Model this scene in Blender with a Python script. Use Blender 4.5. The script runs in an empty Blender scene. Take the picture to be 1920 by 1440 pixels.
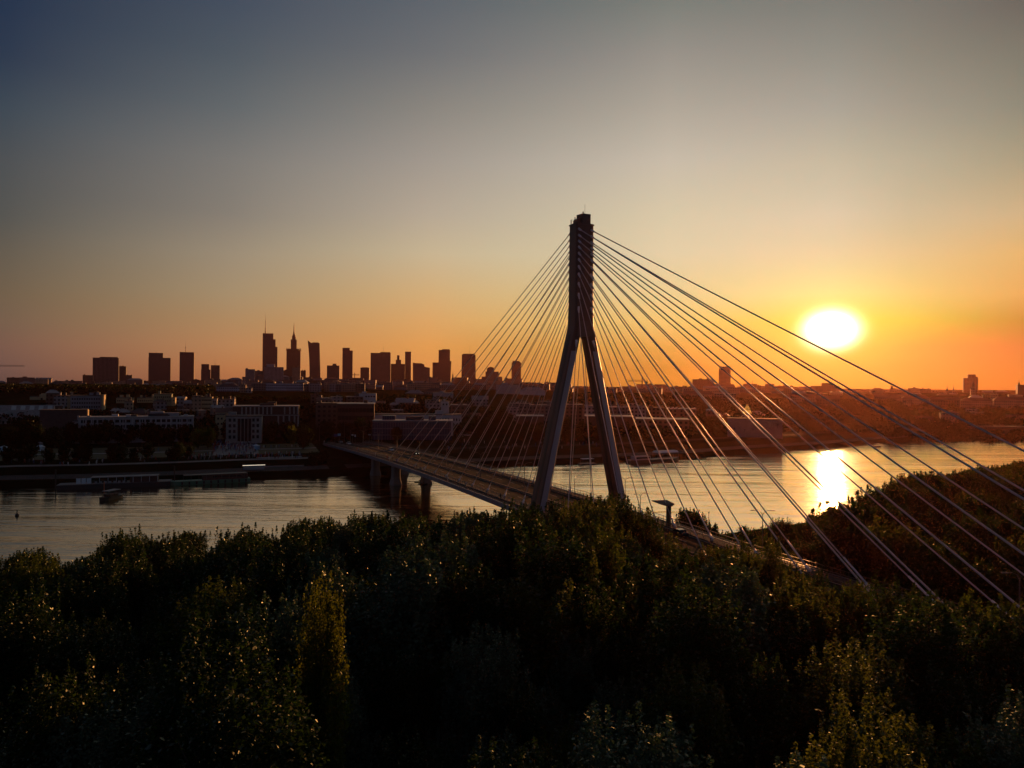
import bpy, math, random
import numpy as np
from mathutils import Vector, Matrix, Euler
R_ = math.radians
S = bpy.context.scene
C = S.collection

# ------------------------------------------------------------------ camera
F = 1333.0; CH = 42.0; ROLL = 0.0087          # focal length in photo pixels, camera height, roll
cam = bpy.data.objects.new('camera', bpy.data.cameras.new('camera')); C.objects.link(cam)
cam.data.sensor_width = 36; cam.data.lens = 36 * F / 1920
cam.data.clip_start = 0.5; cam.data.clip_end = 40000
cam.location = (0, 0, CH); cam.rotation_euler = (R_(90), -ROLL, 0)
S.camera = cam

# ------------------------------------------------------------------ sun + sky
def dr(u, v): return u + ROLL * (v - 720), v - ROLL * (u - 960)
su, sv = dr(1558, 618)
SUN = Vector(((su - 960) / F, 1, (720 - sv) / F)).normalized()
SUN_EL = math.asin(SUN.z); SUN_AZ = math.atan2(SUN.x, SUN.y)
sl = bpy.data.lights.new('sun', 'SUN'); sl.energy = 4.6; sl.angle = R_(0.5); sl.color = (1.0, 0.39, 0.12)
so = bpy.data.objects.new('sun', sl); C.objects.link(so)
so.rotation_euler = SUN.to_track_quat('Z', 'Y').to_euler(); so.location = (0, 0, 400)

W = bpy.data.worlds.new('World'); S.world = W; W.use_nodes = True
nt = W.node_tree; N = nt.nodes; L = nt.links
def lin(c):
    return tuple(((x / 255) / 12.92 if x / 255 <= 0.04045 else ((x / 255 + 0.055) / 1.055) ** 2.4) for x in c)
def mth(op, a, b=None, c=None, tree=None):
    t = tree or nt
    n = t.nodes.new('ShaderNodeMath'); n.operation = op
    for i, x in enumerate((a, b, c)):
        if x is None: continue
        if isinstance(x, (int, float)): n.inputs[i].default_value = x
        else: t.links.new(x, n.inputs[i])
    return n.outputs[0]
bg = N['Background']
tc = N.new('ShaderNodeTexCoord')
sep = N.new('ShaderNodeSeparateXYZ'); L.new(tc.outputs['Generated'], sep.inputs[0])
elev = mth('MULTIPLY', mth('ARCSINE', sep.outputs[2]), 180 / math.pi)
az = mth('MULTIPLY', mth('ARCTAN2', sep.outputs[0], sep.outputs[1]), 180 / math.pi)
tpos = mth('DIVIDE', elev, 50.0)
VS = (0, 100, 200, 300, 400, 475, 550, 600, 650, 690, 720)
SKY = {   # colours of the sky down seven verticals of the view (linear)
    4: [(0.0100,0.0241,0.0584),(0.0155,0.0300,0.0614),(0.0349,0.0532,0.0748),(0.0600,0.0672,0.0735),(0.0721,0.0733,0.0683),(0.1081,0.0883,0.0646),(0.1355,0.0950,0.0590),(0.1455,0.0947,0.0650),(0.1497,0.0841,0.0684),(0.1210,0.0724,0.0663),(0.0995,0.0603,0.0555)],
    434: [(0.0470,0.0658,0.0985),(0.0674,0.0871,0.1077),(0.1092,0.1249,0.1323),(0.1801,0.1725,0.1580),(0.2178,0.1919,0.1581),(0.3022,0.2435,0.1675),(0.3454,0.2462,0.1371),(0.3823,0.2245,0.1044),(0.4273,0.2076,0.0903),(0.4229,0.1667,0.0661),(0.3725,0.1346,0.0556)],
    804: [(0.0959,0.1146,0.1334),(0.1388,0.1479,0.1539),(0.2274,0.2181,0.1931),(0.3286,0.2954,0.2540),(0.4287,0.3650,0.2793),(0.5250,0.4293,0.2696),(0.5850,0.3823,0.1680),(0.6226,0.3379,0.1160),(0.6349,0.2904,0.0728),(0.6154,0.2503,0.0665),(0.5665,0.2066,0.0529)],
    1250: [(0.1642,0.1867,0.1655),(0.2669,0.2605,0.2297),(0.3631,0.3472,0.2909),(0.4784,0.4580,0.3734),(0.5364,0.5185,0.3626),(0.5555,0.5419,0.3558),(0.5309,0.5103,0.2435),(0.4713,0.4350,0.1320),(0.1177,0.1885,0.0300),(0.0040,0.0670,0.0040),(0.0037,0.0547,0.0030)],
    1560: [(0.1594,0.1768,0.1572),(0.2257,0.2428,0.2103),(0.3072,0.3229,0.2771),(0.3962,0.4215,0.3198),(0.4347,0.4844,0.3633),(0.4016,0.4808,0.3103),(0.2238,0.4812,0.2122),(0.0040,0.3093,0.0040),(0.0040,0.1016,0.0040),(0.0040,0.0040,0.0040),(0.0038,0.0032,0.0027)],
    1704: [(0.1460,0.1552,0.1352),(0.1945,0.2063,0.1697),(0.2536,0.2724,0.2230),(0.3266,0.3612,0.2699),(0.3588,0.4065,0.2783),(0.3813,0.4155,0.2284),(0.2796,0.3995,0.1330),(0.0040,0.3136,0.0163),(0.0040,0.0561,0.0040),(0.0040,0.0040,0.0040),(0.0037,0.0033,0.0032)],
    1914: [(0.1033,0.1065,0.0919),(0.1479,0.1617,0.1275),(0.1872,0.2125,0.1635),(0.2825,0.2881,0.1906),(0.4340,0.3697,0.2074),(0.5238,0.3606,0.1241),(0.4443,0.2789,0.0721),(0.1407,0.1203,0.0040),(0.0040,0.0040,0.0040),(0.0040,0.0040,0.0040),(0.0037,0.0034,0.0036)],
}
def mkramp(stops):
    r = N.new('ShaderNodeValToRGB'); L.new(tpos, r.inputs[0])
    el = r.color_ramp.elements
    stops = sorted(stops)
    el[0].position = stops[0][0]; el[0].color = (*stops[0][1], 1)
    el[1].position = stops[-1][0]; el[1].color = (*stops[-1][1], 1)
    for p, c in stops[1:-1]:
        e = el.new(p); e.color = (*c, 1)
    return r.outputs[0]
cols = []
for u, cs in SKY.items():
    st = []
    for v, c in zip(VS, cs):
        a, b = dr(u, v)
        e = math.degrees(math.atan2(720 - b, math.hypot(F, a - 960)))
        if e < 0: e = 0
        st.append((e / 50, c))
    st = st[:-1] + [(0.0, cs[-1])]
    top = cs[0]
    st.append((0.78, tuple(x * 0.45 for x in top))); st.append((1.0, lin((34, 38, 50))))
    cols.append((math.degrees(math.atan2(u - 960, F)), mkramp(st)))
east = mkramp([(0.0, lin((60, 60, 72))), (0.25, lin((54, 63, 84))), (0.6, lin((40, 50, 72))), (1.0, lin((32, 40, 58)))])
def mixc(fac, a, b, tree=None, mode='MIX'):
    t = tree or nt
    m = t.nodes.new('ShaderNodeMix'); m.data_type = 'RGBA'; m.blend_type = mode; m.clamp_factor = True
    for i, x in ((0, fac), (6, a), (7, b)):
        if isinstance(x, (int, float)): m.inputs[i].default_value = x
        elif isinstance(x, tuple): m.inputs[i].default_value = (*x[:3], 1)
        else: t.links.new(x, m.inputs[i])
    return m.outputs[2]
def mapr(x, a, b, tree=None):
    t = tree or nt
    n = t.nodes.new('ShaderNodeMapRange'); n.clamp = True
    t.links.new(x, n.inputs[0]); n.inputs[1].default_value = a; n.inputs[2].default_value = b
    return n.outputs[0]
col = cols[0][1]
for (a0, _), (a1, c1) in zip(cols, cols[1:]):
    col = mixc(mapr(az, a0, a1), col, c1)
col = mixc(mapr(az, -cols[0][0] * -1, -110), col, east)
col = mixc(mapr(az, cols[-1][0], 120), col, east)
# sun aureole: a function of the angle from the sun
daz = mth('MULTIPLY', mth('SUBTRACT', az, math.degrees(SUN_AZ)), 0.86); dele = mth('MULTIPLY', mth('SUBTRACT', elev, math.degrees(SUN_EL)), 1.16)
gam = mth('SQRT', mth('ADD', mth('MULTIPLY', daz, daz), mth('MULTIPLY', dele, dele)))     # the low sun is a little flattened
core = mth('POWER', math.e, mth('MULTIPLY', mth('POWER', mth('DIVIDE', gam, 1.38), 2.7), -1.0))
halo = mth('POWER', math.e, mth('MULTIPLY', mth('POWER', mth('DIVIDE', gam, 3.0), 1.4), -1.0))
def addscaled(base, fac, c):
    vm = N.new('ShaderNodeVectorMath'); vm.operation = 'SCALE'; vm.inputs[0].default_value = c
    L.new(fac, vm.inputs['Scale'])
    ad = N.new('ShaderNodeVectorMath'); ad.operation = 'ADD'; L.new(base, ad.inputs[0]); L.new(vm.outputs[0], ad.inputs[1])
    return ad.outputs[0]
col = addscaled(col, core, (6.0, 4.8, 3.2))
col = addscaled(col, halo, (0.5, 0.40, 0.05))
sky = N.new('ShaderNodeTexSky'); sky.sky_type = 'NISHITA'; sky.sun_disc = False
sky.sun_elevation = SUN_EL; sky.sun_rotation = SUN_AZ
vm = N.new('ShaderNodeVectorMath'); vm.operation = 'SCALE'; L.new(sky.outputs[0], vm.inputs[0]); vm.inputs['Scale'].default_value = 0.008
ad = N.new('ShaderNodeVectorMath'); ad.operation = 'ADD'; L.new(col, ad.inputs[0]); L.new(vm.outputs[0], ad.inputs[1])
L.new(ad.outputs[0], bg.inputs['Color']); bg.inputs['Strength'].default_value = 1.0
W.cycles.sampling_method = 'MANUAL'; W.cycles.sample_map_resolution = 1024
S.view_settings.view_transform = 'Standard'; S.view_settings.look = 'None'
S.view_settings.exposure = 0; S.view_settings.gamma = 1
S.cycles.use_denoising = True
S.cycles.max_bounces = 6; S.cycles.diffuse_bounces = 2; S.cycles.glossy_bounces = 3
S.cycles.transmission_bounces = 3; S.cycles.volume_bounces = 0; S.cycles.transparent_max_bounces = 4
S.cycles.caustics_reflective = False; S.cycles.caustics_refractive = False

# ------------------------------------------------------------------ pixel -> place
def inv(u, v, z):                              # the point of height z seen at photo pixel (u, v)
    a, b = dr(u, v); Y = (CH - z) * F / (b - 720)
    return (a - 960) / F * Y, Y
def at(u, v, Y):                               # x and height of pixel (u, v) at depth Y
    a, b = dr(u, v)
    return (a - 960) / F * Y, CH - (b - 720) / F * Y

# ------------------------------------------------------------------ materials
def mat(name, base, rough=0.7, metal=0.0, spec=0.5, noise=0.25, scale=0.3, emit=None, es=0, bump=0.0, coord='Object', stretch=(1, 1, 1)):
    m = bpy.data.materials.new(name); m.use_nodes = True
    t = m.node_tree; b = t.nodes['Principled BSDF']
    b.inputs['Roughness'].default_value = rough; b.inputs['Metallic'].default_value = metal
    b.inputs['Specular IOR Level'].default_value = spec
    if noise or bump:
        tcn = t.nodes.new('ShaderNodeTexCoord'); mp = t.nodes.new('ShaderNodeMapping'); t.links.new(tcn.outputs[coord], mp.inputs[0])
        mp.inputs['Scale'].default_value = stretch
        nz = t.nodes.new('ShaderNodeTexNoise'); nz.inputs['Scale'].default_value = scale; nz.inputs['Detail'].default_value = 6
        nz.inputs['Roughness'].default_value = 0.65
        t.links.new(mp.outputs[0], nz.inputs['Vector'])
        rr = t.nodes.new('ShaderNodeMapRange'); t.links.new(nz.outputs[0], rr.inputs[0])
        rr.inputs[1].default_value = 0.3; rr.inputs[2].default_value = 0.7
        lo = tuple(x * (1 - noise) for x in base); hi = tuple(min(1, x * (1 + noise)) for x in base)
        t.links.new(mixc(rr.outputs[0], lo, hi, t), b.inputs['Base Color'])
        if bump:
            bp = t.nodes.new('ShaderNodeBump'); bp.inputs['Strength'].default_value = bump; bp.inputs['Distance'].default_value = 0.1
            t.links.new(nz.outputs[0], bp.inputs['Height']); t.links.new(bp.outputs[0], b.inputs['Normal'])
    else:
        b.inputs['Base Color'].default_value = (*base, 1)
    if emit:
        b.inputs['Emission Color'].default_value = (*emit, 1); b.inputs['Emission Strength'].default_value = es
    return m

def facade(name, wall, win, floor=3.3, bay=3.0, fw=0.5, rough=0.6, winrough=0.12, zoff=0.0, fh=None):
    """wall with a regular grid of glazed openings, in metres of the building's own axes"""
    m = bpy.data.materials.new(name); m.use_nodes = True
    t = m.node_tree; b = t.nodes['Principled BSDF']
    tcn = t.nodes.new('ShaderNodeTexCoord'); sp = t.nodes.new('ShaderNodeSeparateXYZ'); t.links.new(tcn.outputs['Object'], sp.inputs[0])
    h = mth('ADD', sp.outputs[0], mth('MULTIPLY', sp.outputs[1], 1.0, tree=t), tree=t)
    fx = mth('FRACT', mth('DIVIDE', mth('ADD', h, 500.0, tree=t), bay, tree=t), tree=t)
    fz = mth('FRACT', mth('DIVIDE', mth('ADD', sp.outputs[2], 500.0 + zoff, tree=t), floor, tree=t), tree=t)
    fh = fh or fw
    mx = mth('LESS_THAN', mth('ABSOLUTE', mth('SUBTRACT', fx, 0.5, tree=t), tree=t), fw / 2, tree=t)
    mz = mth('LESS_THAN', mth('ABSOLUTE', mth('SUBTRACT', fz, 0.5, tree=t), tree=t), fh / 2, tree=t)
    k = mth('MULTIPLY', mx, mz, tree=t)
    nrmn = t.nodes.new('ShaderNodeNewGeometry'); sn = t.nodes.new('ShaderNodeSeparateXYZ'); t.links.new(nrmn.outputs['Normal'], sn.inputs[0])
    side = mth('LESS_THAN', mth('ABSOLUTE', sn.outputs[2], tree=t), 0.5, tree=t)
    k = mth('MULTIPLY', k, side, tree=t)
    nz = t.nodes.new('ShaderNodeTexNoise'); nz.inputs['Scale'].default_value = 0.12; nz.inputs['Detail'].default_value = 5
    t.links.new(tcn.outputs['Object'], nz.inputs['Vector'])
    w = mixc(mapr(nz.outputs[0], 0.3, 0.7, t), tuple(x * 0.75 for x in wall), tuple(x * 1.2 for x in wall), t)
    t.links.new(mixc(k, w, win, t), b.inputs['Base Color'])
    t.links.new(mth('SUBTRACT', rough, mth('MULTIPLY', k, rough - winrough, tree=t), tree=t), b.inputs['Roughness'])
    return m

def leafmat(name, c, tc_, gloss=0.35, trans=0.4, var=0.45):
    m = bpy.data.materials.new(name); m.use_nodes = True
    t = m.node_tree; t.nodes.clear()
    out = t.nodes.new('ShaderNodeOutputMaterial')
    g = t.nodes.new('ShaderNodeNewGeometry'); oi = t.nodes.new('ShaderNodeObjectInfo')
    r = mth('ADD', mth('MULTIPLY', g.outputs['Random Per Island'], 0.7, tree=t), mth('MULTIPLY', oi.outputs['Random'], 0.3, tree=t), tree=t)
    d = t.nodes.new('ShaderNodeBsdfDiffuse'); tr = t.nodes.new('ShaderNodeBsdfTranslucent'); gl = t.nodes.new('ShaderNodeBsdfGlossy')
    gl.inputs['Roughness'].default_value = 0.5
    gl.inputs['Color'].default_value = (0.30, 0.34, 0.28, 1)
    t.links.new(mixc(r, tuple(x * (1 - var) for x in c), tuple(x * (1 + var) for x in c), t), d.inputs['Color'])
    t.links.new(mixc(r, tuple(x * (1 - var) for x in tc_), tuple(x * (1 + var) for x in tc_), t), tr.inputs['Color'])
    m1 = t.nodes.new('ShaderNodeMixShader'); m1.inputs[0].default_value = trans
    m2 = t.nodes.new('ShaderNodeMixShader')
    t.links.new(d.outputs[0], m1.inputs[1]); t.links.new(tr.outputs[0], m1.inputs[2])
    fr = t.nodes.new('ShaderNodeFresnel'); fr.inputs[0].default_value = 1.4
    t.links.new(mth('MULTIPLY', fr.outputs[0], gloss, tree=t), m2.inputs[0])
    t.links.new(m1.outputs[0], m2.inputs[1]); t.links.new(gl.outputs[0], m2.inputs[2])
    t.links.new(m2.outputs[0], out.inputs[0])
    return m

M = {}
M['concrete'] = mat('concrete', (0.10, 0.098, 0.097), 0.95, spec=0.15, scale=0.5, bump=0.1)
M['pier'] = mat('pier concrete', (0.24, 0.23, 0.22), 0.8, scale=0.4, stretch=(1, 1, 0.2))
M['pylon'] = mat('pylon steel', (0.10, 0.062, 0.06), 0.45, scale=0.15, noise=0.2, stretch=(1, 1, 0.1))  # red lens flare over the pylon is tinted into this colour
M['pylonlight'] = mat('pylon lit face', (0.33, 0.38, 0.50), 0.5, scale=0.15, noise=0.15, stretch=(1, 1, 0.15))  # blue light on the leg face, put into the colour
M['cable'] = mat('cable sheath', (0.58, 0.56, 0.60), 0.42, noise=0)
M['socket'] = mat('anchor paint', (0.80, 0.84, 0.92), 0.4, noise=0.1, scale=2)
M['asphalt'] = mat('asphalt', (0.030, 0.029, 0.030), 1.0, spec=0.04, scale=0.8, noise=0.2)
M['paving'] = mat('red paving', (0.085, 0.06, 0.058), 1.0, spec=0.05, scale=1.0)
M['fascia'] = mat('deck edge', (0.17, 0.19, 0.24), 0.5, scale=0.4, stretch=(1, 1, 0.3))
M['rail'] = mat('railing', (0.12, 0.11, 0.11), 0.5, noise=0.1)
M['paint'] = mat('road paint', (0.5, 0.5, 0.48), 0.7, noise=0.2, scale=2)
M['dark'] = mat('dark metal', (0.03, 0.03, 0.03), 0.5, noise=0.1)
M['bark'] = mat('bark', (0.05, 0.04, 0.03), 0.9, scale=3)
M['roofdark'] = mat('roof felt', (0.05, 0.05, 0.055), 0.8, scale=0.3)
M['rooflight'] = mat('roof sheet', (0.30, 0.29, 0.29), 0.6, scale=0.4)
M['rooftile'] = mat('roof tile', (0.12, 0.06, 0.045), 0.8, scale=0.8)
M['roofmetal'] = mat('roof metal', (0.24, 0.23, 0.23), 0.55, scale=0.5)
M['skylight'] = mat('skylight glass', (0.5, 0.55, 0.55), 0.25, noise=0.1)
M['glass'] = mat('window glass', (0.015, 0.018, 0.022), 0.1, noise=0)
M['white'] = mat('white render', (0.48, 0.49, 0.52), 0.7, scale=0.2, noise=0.15)
M['white2'] = mat('grey white render', (0.34, 0.35, 0.38), 0.7, scale=0.2, noise=0.15)
M['muralgrey'] = mat('dull white render', (0.22, 0.21, 0.22), 0.8, scale=0.2, noise=0.2)  # white wall's render toned down to an even grey
M['cream'] = mat('cream render', (0.46, 0.38, 0.22), 0.75, scale=0.2, noise=0.15)
M['green'] = mat('green render', (0.20, 0.26, 0.17), 0.75, scale=0.2, noise=0.15)
M['bluegrey'] = mat('blue grey render', (0.22, 0.26, 0.31), 0.7, scale=0.2, noise=0.15)
M['brick'] = mat('dark brick', (0.09, 0.05, 0.04), 0.8, scale=0.6)
M['stone'] = mat('pale stone', (0.30, 0.30, 0.29), 0.75, scale=0.3)
M['tent'] = mat('tent cloth', (0.70, 0.78, 0.85), 0.6, noise=0.05)
M['tentblue'] = mat('blue tent cloth', (0.25, 0.50, 0.70), 0.6, noise=0.05)
M['hull'] = mat('black hull', (0.03, 0.03, 0.032), 0.5, noise=0.1)
M['hullgreen'] = mat('green hull', (0.08, 0.26, 0.18), 0.5, noise=0.15)
M['gold'] = mat('warm bulbs', (0.6, 0.4, 0.1), 0.5, noise=0, emit=(1, 0.55, 0.12), es=0.9)
M['lampglow'] = mat('lit lamp', (0.8, 0.8, 0.7), 0.5, noise=0, emit=(1, 0.85, 0.6), es=1.6)
M['orange'] = mat('orange paint', (0.7, 0.2, 0.08), 0.6, noise=0)
M['skin'] = mat('skin', (0.35, 0.22, 0.16), 0.6, noise=0)
for nm, c in (('white', (0.6, 0.6, 0.6)), ('red', (0.35, 0.05, 0.04)), ('blue', (0.08, 0.12, 0.3)), ('black', (0.03, 0.03, 0.035)), ('grey', (0.2, 0.2, 0.22))):
    M['cloth_' + nm] = mat(nm + ' clothing', c, 0.8, noise=0)
    M['car_' + nm] = mat(nm + ' car paint', c, 0.25, noise=0, metal=0.1)

# ------------------------------------------------------------------ mesh builder
class MB:
    def __init__(s): s.v = []; s.f = []
    def add(s, vs, fs):
        o = len(s.v); s.v += [tuple(x) for x in vs]; s.f += [tuple(i + o for i in f) for f in fs]; return s
    def box(s, x0, x1, y0, y1, z0, z1, rz=0, c=(0, 0)):
        vs = []
        for z in (z0, z1):
            for x, y in ((x0, y0), (x1, y0), (x1, y1), (x0, y1)):
                if rz:
                    dx, dy = x - c[0], y - c[1]
                    x, y = c[0] + dx * math.cos(rz) - dy * math.sin(rz), c[1] + dx * math.sin(rz) + dy * math.cos(rz)
                vs.append((x, y, z))
        return s.add(vs, [(3, 2, 1, 0), (4, 5, 6, 7), (0, 1, 5, 4), (1, 2, 6, 5), (2, 3, 7, 6), (3, 0, 4, 7)])
    def tube(s, a, b, r0, r1=None, n=8):
        a = Vector(a); b = Vector(b); r1 = r0 if r1 is None else r1
        d = (b - a).normalized(); q = d.to_track_quat('Z', 'Y')
        vs = []
        for p, r in ((a, r0), (b, r1)):
            for k in range(n):
                w = 2 * math.pi * k / n
                vs.append(p + q @ Vector((math.cos(w) * r, math.sin(w) * r, 0)))
        fs = [(k, (k + 1) % n, n + (k + 1) % n, n + k) for k in range(n)] + [tuple(range(n - 1, -1, -1)), tuple(range(n, 2 * n))]
        return s.add(vs, fs)
    def prism(s, pts, z0, z1):                   # pts: outline in xy
        n = len(pts)
        vs = [(x, y, z0) for x, y in pts] + [(x, y, z1) for x, y in pts]
        return s.add(vs, [tuple(range(n - 1, -1, -1)), tuple(range(n, 2 * n))] + [(i, (i + 1) % n, n + (i + 1) % n, n + i) for i in range(n)])
    def extr(s, prof, path):                     # prof list of fn(i)->points per station; closed section lofted along path
        n = len(prof[0]); o = len(s.v)
        for ring in prof: s.v += [tuple(p) for p in ring]
        for i in range(len(prof) - 1):
            for k in range(n):
                s.f.append((o + i * n + k, o + i * n + (k + 1) % n, o + (i + 1) * n + (k + 1) % n, o + (i + 1) * n + k))
        s.f.append(tuple(o + k for k in range(n - 1, -1, -1))); s.f.append(tuple(o + (len(prof) - 1) * n + k for k in range(n)))
        return s
    def lathe(s, c, prof, n=12):
        rings = [[(c[0] + r * math.cos(2 * math.pi * k / n), c[1] + r * math.sin(2 * math.pi * k / n), c[2] + z) for k in range(n)] for r, z in prof]
        return s.extr(rings, None)
    def build(s, name, m, parent=None, smooth=False):
        off = Vector((0, 0, 0)); p = parent
        while p is not None: off += p.location; p = p.parent
        me = bpy.data.meshes.new(name)
        me.from_pydata([tuple(Vector(v) - off) for v in s.v], [], s.f); me.update()
        if smooth: me.polygons.foreach_set('use_smooth', [True] * len(me.polygons))
        o = bpy.data.objects.new(name, me); C.objects.link(o)
        if m: me.materials.append(m)
        if parent: o.parent = parent
        return o
def thing(name, loc, label, cat, group=None, rz=0):
    o = bpy.data.objects.new(name, None); C.objects.link(o); o.location = loc; o.empty_display_size = 0.5
    o.rotation_euler = (0, 0, rz); o['label'] = label; o['category'] = cat
    if group: o['group'] = group
    return o
def tag(o, label, cat, group=None):
    o['label'] = label; o['category'] = cat
    if group: o['group'] = group
    return o
def struct(o): o['kind'] = 'structure'; return o
def dup(root, loc, rz=0, sc=1.0, label=None, group=None):
    r = root.copy(); C.objects.link(r); r.location = loc; r.rotation_euler = (0, 0, rz)
    r.scale = sc if isinstance(sc, tuple) else (sc, sc, sc)
    if label: r['label'] = label
    if group: r['group'] = group
    for ch in list(root.children):
        c = ch.copy(); C.objects.link(c); c.parent = r
        for g in list(ch.children):
            d = g.copy(); C.objects.link(d); d.parent = c
    return r

# ------------------------------------------------------------------ ground and river
NV = np.array((-0.35, 0.937)); NV /= np.linalg.norm(NV); TV = np.array((NV[1], -NV[0]))
far_px = [(0, 913), (140, 910), (300, 904), (460, 896), (560, 893), (660, 888), (870, 877), (960, 872), (1180, 864), (1290, 858),
          (1410, 848), (1560, 838), (1660, 829), (1760, 821), (1900, 813)]
fb = [(-3000, -900), (-1200, -90), (-420, 175)] + [inv(u, v, 0) for u, v in far_px] + [(640, 690), (1200, 900), (4600, 1640)]
nb = [(-3000, -1100), (-500, 0), (-150, 112), (-60, 148), (20, 178), (58, 200), (95, 222), (130, 250), (175, 300), (300, 400), (700, 560), (4600, 1330)]
def ab(pts):
    q = sorted((float(np.dot(p, TV)), float(np.dot(p, NV))) for p in pts)
    return np.array([a for a, b in q]), np.array([b for a, b in q])
FA, FB = ab(fb); NA, NB = ab(nb)
def dfar(x, y): a = x * TV[0] + y * TV[1]; return x * NV[0] + y * NV[1] - np.interp(a, FA, FB)
def dnear(x, y): a = x * TV[0] + y * TV[1]; return np.interp(a, NA, NB) - (x * NV[0] + y * NV[1])
DP = [(-20, -4), (-0.5, -1.5), (0, 2.4), (0.6, 2.6), (13, 3.0), (19, 5.6), (60, 6.2), (120, 7.2), (190, 9), (260, 16), (330, 23), (450, 29), (700, 31), (1200, 31), (3100, 31)]
NP_ = [(-25, -4), (-2, -0.6), (0, 0.0), (4, 1.2), (14, 2.6), (60, 3.2), (400, 3.5), (1500, 4)]
def zfar(d): return float(np.interp(d, [a for a, b in DP], [b for a, b in DP]))
def znear(d): return float(np.interp(d, [a for a, b in NP_], [b for a, b in NP_]))
def th(x, y):
    d = dfar(x, y)
    if d > -20: return zfar(d)
    d = dnear(x, y)
    if d > -25: return znear(d)
    return -4.0
def along(a, d, far=True):
    b = (np.interp(a, FA, FB) + d) if far else (np.interp(a, NA, NB) - d)
    p = TV * a + NV * b
    return float(p[0]), float(p[1])
amin = max(FA[0], NA[0]); amax = min(FA[-1], NA[-1])
AL = sorted(set([amin, amax] + [a for a in list(FA) + list(NA) if amin < a < amax] + list(np.linspace(-500, 900, 71))))
g = MB()
rows = [[(*along(a, d, False), z) for d, z in reversed(NP_)] + [(*along(a, d), z) for d, z in DP] for a in AL]
nn = len(rows[0])
g.add([p for r in rows for p in r], [(i * nn + k, (i + 1) * nn + k, (i + 1) * nn + k + 1, i * nn + k + 1) for i in range(len(rows) - 1) for k in range(nn - 1)])
gm = mat('ground', (0.016, 0.019, 0.009), 1.0, spec=0.0, scale=0.05, noise=0.5, bump=0.4)
struct(g.build('ground', gm))
def strip(name, a0, a1, d0, d1, dz, m, n=40, far=True, kind=True):
    s = MB(); zf = zfar if far else znear
    ds = sorted(set([d0, d1] + [d for d, _ in (DP if far else NP_) if d0 < d < d1]))
    al = np.linspace(a0, a1, n)
    al = sorted(set(list(al) + [a for a in AL if a0 < a < a1]))
    vs = [(*along(a, d, far), zf(d) + dz) for a in al for d in ds]
    k = len(ds)
    s.add(vs, [(i * k + j, (i + 1) * k + j, (i + 1) * k + j + 1, i * k + j + 1) for i in range(len(al) - 1) for j in range(k - 1)])
    o = s.build(name, m)
    if kind: struct(o)
    return o
def A(x, y): return x * TV[0] + y * TV[1]
aL = A(*inv(0, 921, 0)) - 200; aBr = A(-85, 330); aR = A(*inv(1900, 813, 0)) + 300
strip('promenade', aL, aBr, 0.7, 12.6, 0.02, mat('promenade slabs', (0.07, 0.068, 0.066), 0.9, spec=0.15, scale=0.4, noise=0.35))
strip('upper_path', aL, aBr, 20, 26, 0.03, mat('path slabs', (0.22, 0.21, 0.20), 0.85, scale=0.3, noise=0.3))
strip('quay', aBr + 8, aR, 0.7, 12.6, 0.02, mat('quay slabs', (0.07, 0.06, 0.055), 0.9, spec=0.1, scale=0.2, noise=0.4))
strip('riverside_road', aBr + 30, aR, 34, 44, 0.05, M['asphalt'])
strip('lawn', aL, aBr, 44, 95, 0.04, mat('mown grass', (0.07, 0.075, 0.025), 0.9, scale=0.08, noise=0.5))
strip('gravel_path', aL, aBr, 66, 69, 0.07, M['rooflight'])
# water
w = MB(); xs = np.linspace(-3200, 9000, 3); 
n = len(AL); w.f = [(i, i + 1, n + i + 1, n + i) for i in range(n - 1)]   # from a little under one bank to a little under the other
w.v = [(*along(a, 6, False), 0.0) for a in AL] + [(*along(a, 0.3, True), 0.0) for a in AL]
wm = bpy.data.materials.new('river water'); wm.use_nodes = True
t = wm.node_tree; b = t.nodes['Principled BSDF']
b.inputs['Specular Tint'].default_value = (1.0, 0.86, 0.66, 1); b.inputs['Base Color'].default_value = (0.022, 0.018, 0.012, 1); b.inputs['Roughness'].default_value = 0.08; b.inputs['IOR'].default_value = 1.55
tcn = t.nodes.new('ShaderNodeTexCoord')
def wn(scale, st, rot, det=4):
    mp = t.nodes.new('ShaderNodeMapping'); mp.inputs['Scale'].default_value = st; mp.inputs['Rotation'].default_value = (0, 0, rot)
    t.links.new(tcn.outputs['Object'], mp.inputs[0])
    z = t.nodes.new('ShaderNodeTexNoise'); z.inputs['Scale'].default_value = scale; z.inputs['Detail'].default_value = det; z.inputs['Roughness'].default_value = 0.6
    t.links.new(mp.outputs[0], z.inputs['Vector']); return z.outputs[0]
h1 = wn(0.7, (0.5, 1.2, 1), -0.4); h2 = wn(0.13, (0.5, 1.3, 1), -0.5); h3 = wn(0.012, (0.5, 1.6, 1), -0.5, 3)
h1 = mth('MULTIPLY', h1, mapr(h3, 0.35, 0.62, t), tree=t)
swell = wn(0.10, (0.28, 1.5, 1), -0.46, 5); streak = mapr(wn(0.022, (0.22, 1.7, 1), -0.48, 5), 0.40, 0.60, t)
hh = mth('ADD', mth('MULTIPLY', h1, 0.06, tree=t), mth('ADD', mth('MULTIPLY', h2, 0.08, tree=t), mth('MULTIPLY', mth('MULTIPLY', swell, mth('ADD', mth('MULTIPLY', streak, 0.75, tree=t), 0.25, tree=t), tree=t), 0.42, tree=t), tree=t), tree=t)
bp = t.nodes.new('ShaderNodeBump'); bp.inputs['Strength'].default_value = 1.0; bp.inputs['Distance'].default_value = 1.0
t.links.new(hh, bp.inputs['Height']); t.links.new(bp.outputs[0], b.inputs['Normal'])
gl = t.nodes.new('ShaderNodeBsdfGlossy'); gl.inputs['Roughness'].default_value = 0.1; gl.inputs['Color'].default_value = (1.0, 0.85, 0.66, 1)
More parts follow.
